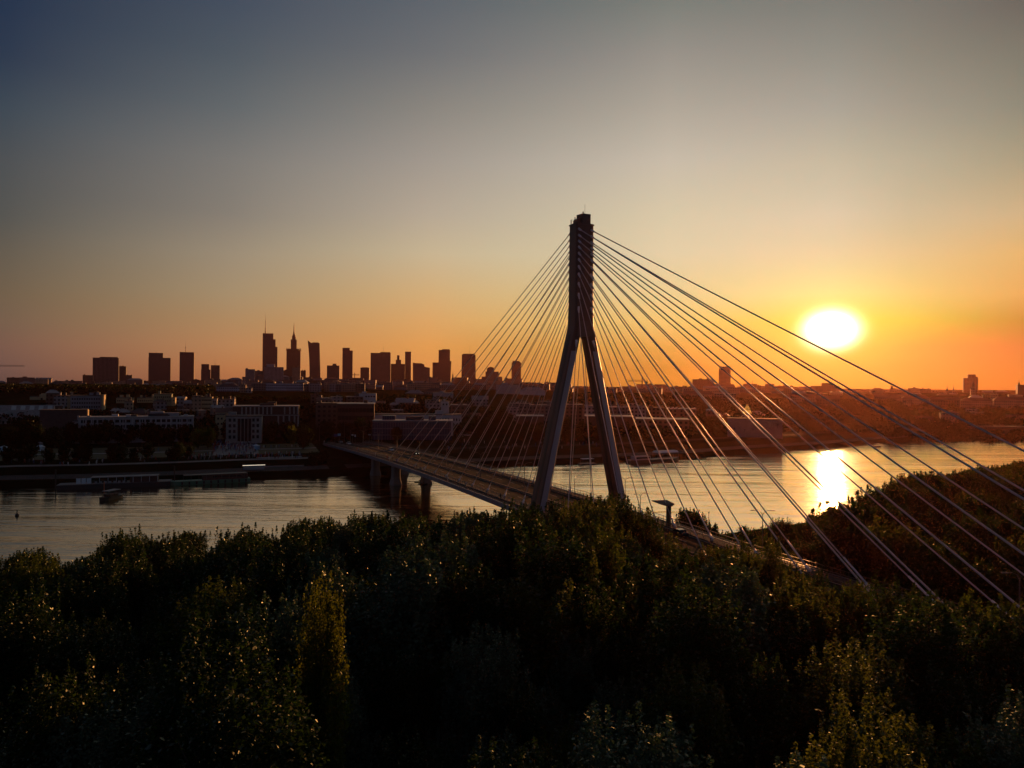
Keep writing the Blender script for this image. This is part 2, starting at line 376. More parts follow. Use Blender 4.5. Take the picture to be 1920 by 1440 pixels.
t.links.new(bp.outputs[0], gl.inputs['Normal']); mxs = t.nodes.new('ShaderNodeMixShader'); mxs.inputs[0].default_value = 0.68
t.links.new(b.outputs[0], mxs.inputs[1]); t.links.new(gl.outputs[0], mxs.inputs[2]); t.links.new(mxs.outputs[0], t.nodes['Material Output'].inputs[0])
struct(w.build('river', wm))

# ------------------------------------------------------------------ the bridge
PH = 0.4392; BD = Vector((math.sin(PH), -math.cos(PH), 0)); BN = Vector((math.cos(PH), math.sin(PH), 0)); BP = Vector((16.5, 172.0, 0))
def bz(s): return 11.5 - 0.0084 * s - 9.3e-5 * s * s if s < 0 else max(11.5 - 0.03 * s, 10.1)
def B(s, o, dz=0.0, z=None):
    p = BP + BD * s + BN * o; return Vector((p.x, p.y, (bz(s) + dz) if z is None else z))
S0, S1 = -262.0, 215.0
SS = list(np.arange(S0, S1 + 0.1, 6.0))
if SS[-1] < S1: SS.append(S1)
def bext(mb, o0, o1, z0, z1, ss=None):
    mb.extr([[B(s, o0, z0), B(s, o1, z0), B(s, o1, z1), B(s, o0, z1)] for s in (ss or SS)], None); return mb
OL, OR = -13.3, 12.6
bridge = thing('cable_stayed_bridge', tuple(B(0, 0, z=3)), 'long cable stayed road bridge with tall dark A shaped pylon crossing the river', 'bridge')
sec = [[B(s, OL, -0.9), B(s, -9, -1.1), B(s, -7.5, -2.3), B(s, 7.5, -2.3), B(s, 9, -1.1), B(s, OR, -0.9), B(s, OR, -0.35), B(s, OL, -0.35)] for s in SS]
MB().extr(sec, None).build('deck', M['concrete'], bridge)
bext(MB(), -9.2, 9.2, -0.35, 0.0).build('roadway', M['asphalt'], bridge)
bext(MB(), OL + 0.25, -10.9, -0.35, 0.10).build('footway', M['paving'], bridge)
bext(MB(), 10.9, OR - 0.25, -0.35, 0.10).build('footway', M['paving'], bridge)
for o in (-10.9, 9.2): bext(MB(), o, o + 1.7, -0.35, 0.22).build('cable_kerb', M['concrete'], bridge)
bext(MB(), OL - 0.12, OL + 0.25, -1.1, 0.18).build('edge_beam', M['fascia'], bridge)
bext(MB(), OR - 0.25, OR + 0.12, -1.1, 0.18).build('edge_beam', M['fascia'], bridge)
mk = MB()
for o in (-8.9, 8.75, -0.9, 0.8): bext(mk, o, o + 0.14, 0.004, 0.008)
for s in np.arange(S0 + 4, S1 - 8, 9.0):
    for o in (-5.0, 4.9): mk.extr([[B(x, o, 0.004), B(x, o + 0.14, 0.004), B(x, o + 0.14, 0.008), B(x, o, 0.008)] for x in (s, s + 4)], None)
mk.build('lane_markings', M['paint'], bridge)
bext(MB(), -0.35, 0.35, 0.0, 0.25).build('median_kerb', M['concrete'], bridge)
def railing(o, h, step, name, post=0.05):
    m = MB()
    bext(m, o - 0.05, o + 0.05, h - 0.08, h)
    bext(m, o - 0.025, o + 0.025, h * 0.42, h * 0.42 + 0.05)
    for s in np.arange(S0, S1, step):
        a = B(s, o, 0.1); m.tube(a, a + Vector((0, 0, h - 0.1)), post, n=4)
    m.build(name, M['rail'], bridge)
railing(OL + 0.05, 1.25, 1.6, 'outer_railing'); railing(OR - 0.05, 1.25, 1.6, 'outer_railing')
for o in (-10.75, 10.75): railing(o, 1.1, 2.0, 'inner_railing', 0.06)
for o in (-9.35, 9.35): railing(o, 0.85, 2.0, 'crash_barrier', 0.08)
# piers
for pv, nmx in (((683, 892), 0), ((708, 911), 1)):
    x, y = inv(pv[0], pv[1], 0); q = Vector((x, y, 0)) - BP; s_ = q.dot(BD); o_ = q.dot(BN)
    for oo in (-6.5, 6.5):
        m = MB(); zt = bz(s_) - 2.3
        rings = []
        for z, wx, wy in ((-3, 2.1, 2.6), (0.6, 2.1, 2.6), (2.4, 1.75, 2.0), (3.4, 1.65, 1.8), (zt - 0.3, 1.65, 1.8), (zt, 1.65, 1.8)):
            ch = 0.5
            pts = [(-wx, -wy + ch), (-wx + ch, -wy), (wx - ch, -wy), (wx, -wy + ch), (wx, wy - ch), (wx - ch, wy), (-wx + ch, wy), (-wx, wy - ch)]
            rings.append([B(s_ + b_, oo + a_, z=z) for a_, b_ in pts])
        m.extr(rings, None).build('pier', M['pier'], bridge)
for s_ in (-253, 75, 120, 170):
    for oo in (-6.5, 6.5):
        m = MB(); zt = bz(s_) - 2.3
        m.extr([[B(s_ + b_, oo + a_, z=z) for a_, b_ in ((-1.6, -1.6), (1.6, -1.6), (1.6, 1.6), (-1.6, 1.6))] for z in (0, zt)], None).build('pier', M['pier'], bridge)
m = MB(); m.extr([[B(s, -12, z=2), B(s, 12, z=2), B(s, 12, -2.3), B(s, -12, -2.3)] for s in (-266, -260)], None).build('abutment', M['concrete'], bridge)
# pylon: upper box, two splayed legs, cross member, cap
def ring(oc, hw, hd, z, ch=0.25, sh=0.0):
    pts = [(-hw, -hd + ch), (-hw + ch, -hd), (hw - ch, -hd), (hw, -hd + ch), (hw, hd - ch), (hw - ch, hd), (-hw + ch, hd), (-hw, hd - ch)]
    return [B(b_ + sh, oc + a_, z=z) for a_, b_ in pts]
ZT = 80.7
up = MB().extr([ring(0, 2.62, 1.95, 56), ring(0, 2.5, 1.85, 62), ring(0, 2.45, 1.72, ZT)], None).build('pylon', M['pylon'], bridge)
def legc(z): return (56 - z) * 0.2235 + 1.62
for sg in (-1, 1):
    rr = []
    for z in (1.5, 12, 25, 40, 50, 56):
        hw = 1.02; hd = np.interp(z, (1.5, 56), (2.5, 1.93)); rr.append(ring(sg * legc(z), hw, hd, z))
    lg = MB().extr(rr, None).build('leg', M['pylon'], up)
    # blue light on the leg's landward face, painted as a pale strip
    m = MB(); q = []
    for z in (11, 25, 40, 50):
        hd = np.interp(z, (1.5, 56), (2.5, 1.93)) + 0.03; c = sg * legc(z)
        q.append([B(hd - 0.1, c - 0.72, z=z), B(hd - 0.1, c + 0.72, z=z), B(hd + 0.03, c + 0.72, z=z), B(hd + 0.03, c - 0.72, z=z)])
    m.extr(q, None).build('leg_lit_strip', M['pylonlight'], up)
    # recessed line on the outer face
    m = MB(); q = []
    for z in (11, 25, 40, 54):
        c = sg * legc(z) - 1.02
        q.append([B(-0.5, c - 0.06, z=z), B(0.5, c - 0.06, z=z), B(0.5, c + 0.2, z=z), B(-0.5, c + 0.2, z=z)])
    m.extr(q, None).build('leg_rib', M['dark'], up)
MB().extr([[B(-1.85, -4.1 + (56 - z) * 0.0, z=z), B(2.05, -4.1, z=z), B(2.05, 4.1, z=z), B(-1.85, 4.1, z=z)] if False else
           [B(-1.8, -(legc(z)), z=z), B(2.12, -(legc(z)), z=z), B(2.12, legc(z), z=z), B(-1.8, legc(z), z=z)] for z in (53.6, 57.2)], None).build('crossbeam', mat('crossbeam steel', (0.11, 0.085, 0.085), 0.5, scale=0.3), up)
MB().extr([[B(-0.9, -0.9, z=z), B(1.4, -0.5, z=z), B(1.4, 1.7, z=z), B(-0.9, 1.7, z=z)] for z in (ZT, ZT + 2.4)], None).build('cap', M['pylon'], up)
MB().extr([[B(-1.5, -1.5, z=ZT + (1.1 if k else 0)), B(0.6, -1.5, z=ZT + (1.0 if k else 0)), B(0.6, -0.2, z=ZT + (1.9 if k else 0)), B(-1.5, -0.2, z=ZT + (1.9 if k else 0))] for k in (0, 1)], None).build('cap_step', M['pylon'], up)
MB().extr([ring(0, 2.6, 1.9, ZT - 0.35), ring(0, 2.6, 1.9, ZT - 0.1)], None).build('cornice', M['pylon'], up)
m = MB()
for a_, o_ in ((-1.4, -2.2), (-0.9, -2.2)): m.tube(B(a_, o_, z=ZT), B(a_, o_, z=ZT + 1.2), 0.06, n=5)
for k in range(4): m.tube(B(-1.4, -2.2, z=ZT + 0.25 + k * 0.27), B(-0.9, -2.2, z=ZT + 0.25 + k * 0.27), 0.04, n=4)
m.build('ladder', M['rail'], up)
MB().tube(B(0, 0.9, z=ZT + 2.4), B(0, 0.9, z=ZT + 5.0), 0.035, n=5).build('lightning_rod', M['rail'], up)
MB().tube(B(0, 0.4, z=ZT + 2.4), B(0, 0.4, z=ZT + 2.8), 0.05, n=6).lathe(tuple(B(0, 0.4, z=ZT + 2.8)), [(0.05, 0), (0.16, 0.05), (0.16, 0.35), (0.05, 0.42)], 8).build('warning_lamp', M['rail'], up)
MB().lathe(tuple(B(-1.1, -1.2, z=ZT)), [(0.3, 0), (0.3, 1.3), (0.12, 1.35), (0.12, 1.9)], 8).build('vent', M['rail'], up)
# cables
TZ = [79.1, 77.6, 76.2, 74.8, 73.3, 71.8, 70.1, 68.3, 66.0, 63.4, 60.2, 52.2]
BS = [147, 133, 121, 108.5, 96, 84, 72.5, 60.5, 48.5, 36, 24, 12]
MSp = [-134.2 + 11.23 * k for k in range(12)]
for sg in (-1, 1):
    for k, z in enumerate(TZ):
        oc = sg * (1.75 if z > 55 else legc(z) - 0.1)
        for side in (1, -1):
            hd = 1.86 if z > 55 else 2.05
            a = B(side * hd, oc, z=z)
            s_e = BS[k] if side > 0 else MSp[k]
            e = B(s_e, sg * 10.05, 0.2)
            d = (e - a).normalized(); Lg = (e - a).length
            r = (0.135 - 0.004 * k) if side > 0 else (0.10 - 0.002 * k)
            m = MB()
            # slight sag
            pts = []
            for i in range(9):
                f_ = i / 8; p = a.lerp(e, f_); p.z -= 4 * 0.0025 * Lg * f_ * (1 - f_) * (0.4 + 0.6 * abs(d.x * BD.x + d.y * BD.y)); pts.append(p)
            q = d.to_track_quat('Z', 'Y')
            rings = [[p + q @ Vector((math.cos(2 * math.pi * j / 8) * r, math.sin(2 * math.pi * j / 8) * r, 0)) for j in range(8)] for p in pts]
            cb = m.extr(rings, None).build('stay_cable', M['cable'], bridge, smooth=True)
            MB().tube(a - d * 0.4, a + d * 1.3, 0.34, 0.17, 8).build('upper_socket', M['socket'], cb, smooth=True)
            p0 = e - d * 0.1
            m2 = MB().tube(p0, e - d * 1.5, 0.42, 0.20, 8)
            m2.tube(e - d * 1.5, e - d * (6.5 if side > 0 and k < 10 else 2.6), r + 0.07, r + 0.05, 8)
            m2.build('anchor_sleeve', M['socket'], cb, smooth=True)

# ------------------------------------------------------------------ the city beyond the river
rnd = random.Random(5)
FM = {
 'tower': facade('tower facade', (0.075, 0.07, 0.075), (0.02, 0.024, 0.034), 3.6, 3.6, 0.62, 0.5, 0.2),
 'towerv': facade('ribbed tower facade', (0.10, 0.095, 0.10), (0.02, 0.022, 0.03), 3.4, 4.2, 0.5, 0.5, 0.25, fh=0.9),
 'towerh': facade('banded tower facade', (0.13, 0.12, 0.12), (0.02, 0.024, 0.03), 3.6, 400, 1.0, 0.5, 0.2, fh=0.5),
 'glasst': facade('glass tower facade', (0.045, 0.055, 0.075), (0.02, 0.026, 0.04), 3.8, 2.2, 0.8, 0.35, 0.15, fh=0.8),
 'flats': facade('pale flats facade', (0.25, 0.25, 0.27), (0.03, 0.034, 0.04), 3.0, 3.2, 0.5, 0.7, 0.2),
 'flatsblue': facade('blue white offices facade', (0.36, 0.41, 0.50), (0.05, 0.06, 0.08), 3.4, 2.6, 0.62, 0.6, 0.2, fh=0.42),
 'flatstan': facade('tan flats facade', (0.33, 0.25, 0.18), (0.03, 0.03, 0.03), 3.0, 3.0, 0.45, 0.7, 0.2),
 'flatsgrey': facade('grey flats facade', (0.14, 0.13, 0.13), (0.025, 0.025, 0.03), 3.0, 3.4, 0.5, 0.7, 0.2),
 'flatsbrown': facade('brown flats facade', (0.11, 0.075, 0.06), (0.02, 0.02, 0.02), 3.2, 3.6, 0.5, 0.7, 0.2),
 'old': facade('old town facade', (0.30, 0.22, 0.18), (0.03, 0.03, 0.03), 3.6, 2.8, 0.36, 0.75, 0.3, fh=0.5),
 'column': facade('column facade', (0.30, 0.30, 0.30), (0.025, 0.03, 0.03), 12, 3.6, 0.72, 0.6, 0.2, fh=0.94),
 'glassb': facade('blue glass wall', (0.09, 0.11, 0.16), (0.04, 0.055, 0.10), 4.0, 1.6, 0.86, 0.35, 0.12, fh=0.86),
}
def gz(x, y): return th(x, y)
def block(name, u0, u1, vt, Y, m, label, cat, depth=None, roof='flat', roofm='roofdark', group=None, rz=0.0, base=None, gear=True, hroof=None):
    x0, z = at(u0, vt, Y); x1, z1 = at(u1, vt, Y); z = (z + z1) / 2; xc = (x0 + x1) / 2; w = (x1 - x0) / 2
    depth = depth or max(10, min(40, w * 1.2)); gb = (gz(xc, Y + depth / 2) if base is None else base) - 1.0
    r = thing(name, (xc, Y, gb), label, cat, group, rz)
    hr = 0 if roof == 'flat' else (hroof or min(w * 0.5, depth * 0.35, 4))
    mw = FM.get(m) or M[m]
    h = z - hr
    MB().box(x0, x1, Y, Y + depth, gb, h).build('wall', mw, r)
    if roof == 'flat':
        rf = MB().box(x0 - 0.25, x1 + 0.25, Y - 0.25, Y + depth + 0.25, h, h + 0.45).build('roof', M[roofm], r)
    elif roof == 'gable':      # ridge along x
        e = 0.5
        rf = MB().add([(x0 - e, Y - e, h), (x1 + e, Y - e, h), (x1 + e, Y + depth + e, h), (x0 - e, Y + depth + e, h), (x0 - e, Y + depth / 2, z), (x1 + e, Y + depth / 2, z)],
                      [(0, 1, 5, 4), (2, 3, 4, 5), (0, 4, 3), (1, 2, 5), (3, 2, 1, 0)]).build('roof', M[roofm], r)
    else:                      # hip
        e = 0.5; k = min(w * 0.6, depth / 2)
        rf = MB().add([(x0 - e, Y - e, h), (x1 + e, Y - e, h), (x1 + e, Y + depth + e, h), (x0 - e, Y + depth + e, h), (x0 + k, Y + depth / 2, z), (x1 - k, Y + depth / 2, z)],
                      [(0, 1, 5, 4), (2, 3, 4, 5), (0, 4, 3), (1, 2, 5), (3, 2, 1, 0)]).build('roof', M[roofm], r)
    if gear and roof == 'flat' and w > 3:
        k = 0
        for _ in range(rnd.randint(1, 3)):
            bw = rnd.uniform(0.08, 0.25) * w; bx = rnd.uniform(x0 + bw, x1 - bw); by = Y + depth * rnd.uniform(0.2, 0.6); bh = rnd.uniform(1.2, 2.8)
            MB().box(bx - bw, bx + bw, by, by + min(5, depth * 0.25), h + 0.45, h + 0.45 + bh).build('plant_room', M['roofdark'] if k % 2 else mw, rf); k += 1
    elif gear and roof != 'flat':
        for _ in range(rnd.randint(1, 2)):
            bx = rnd.uniform(x0 + 1, x1 - 1) if w > 1.5 else xc; by = Y + depth * 0.42
            MB().box(bx - 0.4, bx + 0.4, by - 0.3, by + 0.4, h + hr * 0.6, z + 0.9).build('chimney', M['brick'], rf)
    face(r)
    return r, x0, x1, h, z, depth, gb
def face(r, k=0.85):
    """streets run across the line to the river bend: turn a building so its front looks towards it"""
    al = math.atan2(r.location.x, r.location.y); th_ = -al * k + r.rotation_euler.z
    r.rotation_euler = (0, 0, th_); r.scale = (1 / (math.cos(th_) - math.tan(al) * math.sin(th_)), 1, 1)
def mast(r, u, vb, vt, Y, rad=0.5):
    x, z0 = at(u, vb, Y); _, z1 = at(u, vt, Y)
    MB().tube((x, Y + 5, z0 - 1), (x, Y + 5, z0 + (z1 - z0) * 0.55), rad, rad * 0.6, 6).tube((x, Y + 5, z0 + (z1 - z0) * 0.55), (x, Y + 5, z1), rad * 0.4, rad * 0.15, 6).build('antenna', M['dark'], r)
def part(r, name, u0, u1, v0, v1, Y, m, depth=25, dy=0.0):
    x0, za = at(u0, v0, Y); x1, zb = at(u1, v1, Y)
    return MB().box(x0, x1, Y + dy, Y + dy + depth, zb, za).build(name, FM.get(m) or M[m], r)
OT = 'office tower'
Yt = 2700
T = lambda *a, **k: block('skyscraper', *a, **k)
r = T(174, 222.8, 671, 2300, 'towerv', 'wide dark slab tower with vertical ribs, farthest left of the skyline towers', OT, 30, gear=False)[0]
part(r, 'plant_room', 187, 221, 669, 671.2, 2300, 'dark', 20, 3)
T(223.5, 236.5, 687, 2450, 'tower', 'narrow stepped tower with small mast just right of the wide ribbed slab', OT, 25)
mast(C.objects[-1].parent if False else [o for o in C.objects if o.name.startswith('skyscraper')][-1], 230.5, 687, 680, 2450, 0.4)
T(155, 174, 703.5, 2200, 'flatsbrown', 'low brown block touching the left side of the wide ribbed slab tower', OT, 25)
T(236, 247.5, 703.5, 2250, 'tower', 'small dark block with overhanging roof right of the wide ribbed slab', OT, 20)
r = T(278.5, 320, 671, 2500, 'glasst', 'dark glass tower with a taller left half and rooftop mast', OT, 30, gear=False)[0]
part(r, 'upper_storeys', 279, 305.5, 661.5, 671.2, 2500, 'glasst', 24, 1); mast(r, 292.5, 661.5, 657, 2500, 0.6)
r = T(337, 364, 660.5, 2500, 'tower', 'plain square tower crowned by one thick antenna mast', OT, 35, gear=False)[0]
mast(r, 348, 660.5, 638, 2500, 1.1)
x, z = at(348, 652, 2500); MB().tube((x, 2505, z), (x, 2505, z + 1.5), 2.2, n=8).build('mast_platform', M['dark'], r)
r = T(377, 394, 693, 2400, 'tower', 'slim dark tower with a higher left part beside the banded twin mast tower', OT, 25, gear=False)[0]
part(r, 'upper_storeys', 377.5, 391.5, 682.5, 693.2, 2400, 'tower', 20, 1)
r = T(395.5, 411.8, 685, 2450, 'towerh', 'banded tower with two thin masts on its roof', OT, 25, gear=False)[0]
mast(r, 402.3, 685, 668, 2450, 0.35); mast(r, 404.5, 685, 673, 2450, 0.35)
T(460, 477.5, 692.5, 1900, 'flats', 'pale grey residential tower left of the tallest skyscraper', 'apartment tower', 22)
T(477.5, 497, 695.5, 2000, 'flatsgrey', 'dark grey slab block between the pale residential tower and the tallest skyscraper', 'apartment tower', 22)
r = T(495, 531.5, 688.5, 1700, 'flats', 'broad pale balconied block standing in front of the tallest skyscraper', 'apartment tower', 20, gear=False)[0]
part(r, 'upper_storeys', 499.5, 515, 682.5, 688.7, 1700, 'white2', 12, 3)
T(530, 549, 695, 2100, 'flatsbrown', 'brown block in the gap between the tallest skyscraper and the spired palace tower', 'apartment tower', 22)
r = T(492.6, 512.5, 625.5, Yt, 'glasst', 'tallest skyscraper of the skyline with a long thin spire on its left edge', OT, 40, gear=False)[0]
part(r, 'side_wing', 512.4, 516, 636, 712, Yt, 'glasst', 30, 2); part(r, 'side_wing', 515.9, 519.5, 650, 712, Yt, 'glasst', 30, 4)
for k in range(9): part(r, 'parapet_fin', 494 + k * 2.1, 494.8 + k * 2.1, 624.2, 625.8, Yt, 'dark', 2)
x, z0 = at(497.4, 625.5, Yt); _, z1 = at(497.4, 588, Yt)
mm = MB().tube((x, Yt + 4, z0 - 3), (x, Yt + 4, z0 + 22), 2.2, 1.6, 6)
mm.tube((x, Yt + 4, z0 + 22), (x, Yt + 4, z0 + 52), 1.1, 0.7, 6).tube((x, Yt + 4, z0 + 52), (x, Yt + 4, z1), 0.5, 0.2, 6)
for k in range(4): mm.tube((x, Yt + 4, z0 + 8 + k * 12), (x, Yt + 4, z0 + 9.5 + k * 12), 2.6 - 0.35 * k, n=8)
mm.build('spire', M['dark'], r)
# palace tower
Yp = 2800
xp, zp = at(550.3, 657, Yp); sc_ = Yp / F
r = thing('palace_tower', (xp, Yp, 31), 'stepped palace tower with corner turrets, clock stage and needle spire', 'skyscraper')
def pz(v): return at(550.3, v, Yp)[1]
def pb(nm, hw, v0, v1, m='stonep', dep=None):
    hw *= sc_; d = hw if dep is None else dep
    return MB().box(xp - hw, xp + hw, Yp + 30 - d, Yp + 30 + d, pz(v1), pz(v0)).build(nm, FM.get(m) or M[m], r)
FM['stonep'] = facade('palace facade', (0.12, 0.105, 0.095), (0.02, 0.02, 0.022), 4.0, 4.4, 0.5, 0.8, 0.3, fh=0.8)
pb('podium', 21, 696, 716); pb('shaft', 13.2, 657, 716); pb('shoulder', 10.5, 654, 658); pb('clock_stage', 5.6, 640, 655); pb('clock_stage', 4.9, 636, 641); pb('upper_stage', 3.5, 630.5, 637)
for sx in (-1, 1):
    for sy in (0, 1):
        for k in range(3):
            xx = xp + sx * (13.0 - k * 2.5) * sc_; 
            MB().lathe((xx, Yp + (4 if sy == 0 else 56), pz(657.5)), [(2.2, 0), (2.2, 4), (1.2, 6), (0.4, 11), (0.05, 14)], 6).build('turret', M['dark'], r)
MB().lathe((xp, Yp + 30, pz(631)), [(7.5, 0), (7.5, 3), (5.8, 6), (4.6, 10), (3.4, 12), (2.9, 20), (1.9, 26), (1.5, 40), (0.6, 52), (0.12, 59)], 10).build('spire', M['dark'], r)
for sx in (-1, 1):
    MB().lathe((xp + sx * 5.2 * sc_, Yp + 22, pz(640.5)), [(1.4, 0), (1.4, 5), (0.2, 11)], 6).build('pinnacle', M['dark'], r)
block('apartment_tower', 547.7, 563.2, 689, 1750, 'flatstan', 'tan residential slab standing in front of the spired palace tower', 'apartment tower', 22)
block('apartment_tower', 562.8, 573, 695, 2100, 'flatsbrown', 'short brown block at the right foot of the spired palace tower', 'apartment tower', 22)
# curved glass tower
Yz = 2750
r = thing('skyscraper', (at(589, 700, Yz)[0], Yz, 31), 'curved glass tower with a pointed top corner leaning left', OT)
rg = []
for v, ul, ur in ((716, 580.3, 601), (690, 580.3, 600.6), (670, 579.6, 600), (655, 578.6, 599.6), (643, 577.4, 599.3)):
    xa, z = at(ul, v, Yz); xb, _ = at(ur, v, Yz); rg.append([(xa, Yz, z), (xb, Yz, z), (xb, Yz + 30, z), (xa, Yz + 30, z)])
MB().extr(rg, None).build('wall', FM['glasst'], r)
a0 = at(577.4, 643, Yz); a1 = at(577.1, 638.3, Yz); a2 = at(583.5, 643, Yz); a3 = at(581, 641.2, Yz)
MB().extr([[(a0[0], y, a0[1]), (a2[0], y, a2[1]), (a3[0], y, a3[1]), (a1[0], y, a1[1])] for y in (Yz, Yz + 30)], None).build('crest', M['dark'], r)
part(r, 'plant_room', 585.5, 597.5, 641.8, 643.2, Yz, 'dark', 20, 3)
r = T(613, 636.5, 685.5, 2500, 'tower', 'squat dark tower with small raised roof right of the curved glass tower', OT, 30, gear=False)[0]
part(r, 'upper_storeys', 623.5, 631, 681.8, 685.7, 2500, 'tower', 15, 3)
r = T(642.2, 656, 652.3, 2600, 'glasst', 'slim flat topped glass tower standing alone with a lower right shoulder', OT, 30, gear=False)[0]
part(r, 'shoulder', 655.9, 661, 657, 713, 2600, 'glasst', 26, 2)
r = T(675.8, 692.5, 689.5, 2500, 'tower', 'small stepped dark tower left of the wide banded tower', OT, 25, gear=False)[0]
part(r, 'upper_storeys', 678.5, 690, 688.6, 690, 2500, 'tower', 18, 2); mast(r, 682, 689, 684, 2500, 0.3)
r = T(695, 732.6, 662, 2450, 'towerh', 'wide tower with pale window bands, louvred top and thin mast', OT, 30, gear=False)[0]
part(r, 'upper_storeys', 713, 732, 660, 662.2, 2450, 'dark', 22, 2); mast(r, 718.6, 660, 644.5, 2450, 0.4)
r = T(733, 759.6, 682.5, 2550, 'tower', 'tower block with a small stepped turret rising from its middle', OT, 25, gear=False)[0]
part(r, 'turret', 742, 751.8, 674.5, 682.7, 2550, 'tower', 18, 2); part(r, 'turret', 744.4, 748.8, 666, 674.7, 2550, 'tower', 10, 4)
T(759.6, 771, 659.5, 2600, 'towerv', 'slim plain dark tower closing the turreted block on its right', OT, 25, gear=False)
r = thing('office_block', (at(790, 700, 2500)[0], 2500, 31), 'office block with a curving wedge roof stepping down to the right', 'office block')
pr = [at(u, v, 2500) for u, v in ((774, 716), (774, 680), (783, 681), (790, 681), (795.5, 683.5), (796, 687.5), (806, 689.5), (806, 716))]
MB().extr([[(x, y, z) for x, z in pr] for y in (2500, 2525)], None).build('wall', FM['flatsgrey'], r)
r = T(822.5, 844, 656.5, 2500, 'glasst', 'broad dark tower with a lower left annex and a flared right side', OT, 30, gear=False)[0]
part(r, 'annex', 811, 822.6, 679.5, 716, 2500, 'glasst', 25, 3); part(r, 'parapet', 829, 843, 654.6, 656.7, 2500, 'dark', 20, 3)
pr = [at(u, v, 2505) for u, v in ((843.8, 716), (843.8, 677), (846.6, 677), (845.6, 695), (845, 716))]
MB().extr([[(x, y, z) for x, z in pr] for y in (2505, 2520)], None).build('flared_wing', FM['tower'], r)
r = thing('skyscraper', (at(879, 700, 2400)[0], 2400, 31), 'chamfered tower with a thin mast, closest on the left to the stay cables', OT)
pr = [at(u, v, 2400) for u, v in ((865, 716), (866, 665), (869.5, 663.2), (888, 663.2), (891.6, 665.5), (892, 716))]
MB().extr([[(x, y, z) for x, z in pr] for y in (2400, 2430)], None).build('wall', FM['tower'], r)
mast(r, 880.8, 663.5, 645, 2400, 0.35)
r = T(910.3, 935, 697, 2100, 'flatsgrey', 'stepped office block with a rounded top behind the left stay cables', OT, 25, gear=False)[0]
part(r, 'upper_storeys', 913, 926.5, 690.5, 697.2, 2100, 'flatsgrey', 18, 2); part(r, 'podium', 903, 941.5, 706, 722, 2100, 'flatsgrey', 30, -3)
pr = [at(u, v, 2102) for u, v in ((914, 691), (915, 689), (920, 688), (925.5, 689), (926, 691))]
MB().extr([[(x, y, z) for x, z in pr] for y in (2102, 2118)], None).build('dome', M['dark'], r)
r = T(959.3, 977, 680, 2300, 'tower', 'lone slim tower with a slanting roof seen through the left stay cables', OT, 22, gear=False)[0]
pr = [at(u, v, 2300) for u, v in ((961, 680.5), (961, 676.3), (973.5, 677), (976.6, 680.5))]
MB().extr([[(x, y, z) for x, z in pr] for y in (2300, 2320)], None).build('upper_storeys', FM['tower'], r)
r = T(1348.2, 1370, 692, 1900, 'tower', 'lone tower with mast seen through the right stay cables', OT, 22, gear=False)[0]
part(r, 'upper_storeys', 1350, 1368.8, 687, 692.3, 1900, 'tower', 20, 1); mast(r, 1357.3, 687, 676, 1900, 0.25)
T(1298.5, 1339, 711.5, 1700, 'flatsbrown', 'long flat topped block left of the lone tower with mast', 'office block', 20)
block('office_block', 1298, 1372, 720.5, 1650, 'flatsbrown', 'low brown block at the foot of the lone tower with mast', 'office block', 20)
r = block('office_block', 1394, 1419.5, 720, 1700, 'flatsbrown', 'flat block with a short tapered mast below the right stay cables', 'office block', 20)[0]; mast(r, 1411, 720, 712, 1700, 0.8)
block('office_block', 1419, 1427, 723, 1750, 'flatsbrown', 'narrow annex touching the block with the short tapered mast', 'office block', 20)
block('office_block', 1435, 1452, 720, 1700, 'flatsbrown', 'small square block left of a long low roof below the sun', 'office block', 20)
block('office_block', 1452, 1487, 724, 1750, 'flatsbrown', 'long low block between two squarer blocks left of the sun', 'office block', 20)
r = block('office_block', 1520, 1573, 724, 1600, 'flatsbrown', 'stepped block with a raised middle directly under the sun', 'office block', 25, gear=False)[0]; part(r, 'upper_storeys', 1541, 1562, 718.3, 724.3, 1600, 'flatsbrown', 20, 2)
r = block('palace', 1632, 1660, 727.5, 1500, 'old', 'palace with a low pediment roof and two finials right of the sun', 'palace', 20, 'hip', 'roofdark', gear=False, hroof=4)[0]
mast(r, 1641, 726, 722, 1500, 0.5); mast(r, 1650.5, 727, 720, 1500, 0.2)
r = block('church', 1668, 1677, 729, 1500, 'old', 'small church crowned by an open domed cupola', 'church', 12, gear=False)[0]
x, z = at(1672.5, 729, 1500)
MB().lathe((x, 1506, z), [(3.3, 0), (3.3, 0.8), (2.6, 0.8), (2.6, 3.4), (3.3, 3.4), (3.3, 3.9), (3.0, 4.4), (2.2, 5.6), (0.5, 6.4), (0.2, 6.6), (0.12, 8.2)], 10).build('cupola', M['dark'], r)
for u, lb in ((1776, 'left of two slender twin church spires on the right horizon'), (1788, 'right of two slender twin church spires on the right horizon')):
    x, z = at(u, 733, 1400); r = thing('church_spire', (x, 1400, 30), lb, 'church tower')
    MB().box(x - 2, x + 2, 1400, 1404, 30, z).build('tower', FM['old'], r); MB().lathe((x, 1402, z), [(2.4, 0), (1.6, 3), (0.8, 5), (0.5, 7), (0.1, 12)], 8).build('spire', M['dark'], r)
r = T(1806.5, 1834, 709, 1700, 'flatsbrown', 'stepped residential tower rising above the right end of the skyline', 'apartment tower', 22, gear=False)[0]
part(r, 'upper_storeys', 1815, 1829.5, 702, 709.2, 1700, 'flatsbrown', 18, 2); part(r, 'upper_storeys', 1829.4, 1833.6, 706.5, 709.2, 1700, 'flatsbrown', 16, 2)
x, z = at(1825, 735, 1200); r = thing('church_tower', (x, 1200, 30), 'dark baroque church tower in front of the stepped residential tower', 'church tower')
MB().box(x - 4.5, x + 4.5, 1200, 1209, 30, z + 5).build('tower', FM['old'], r)
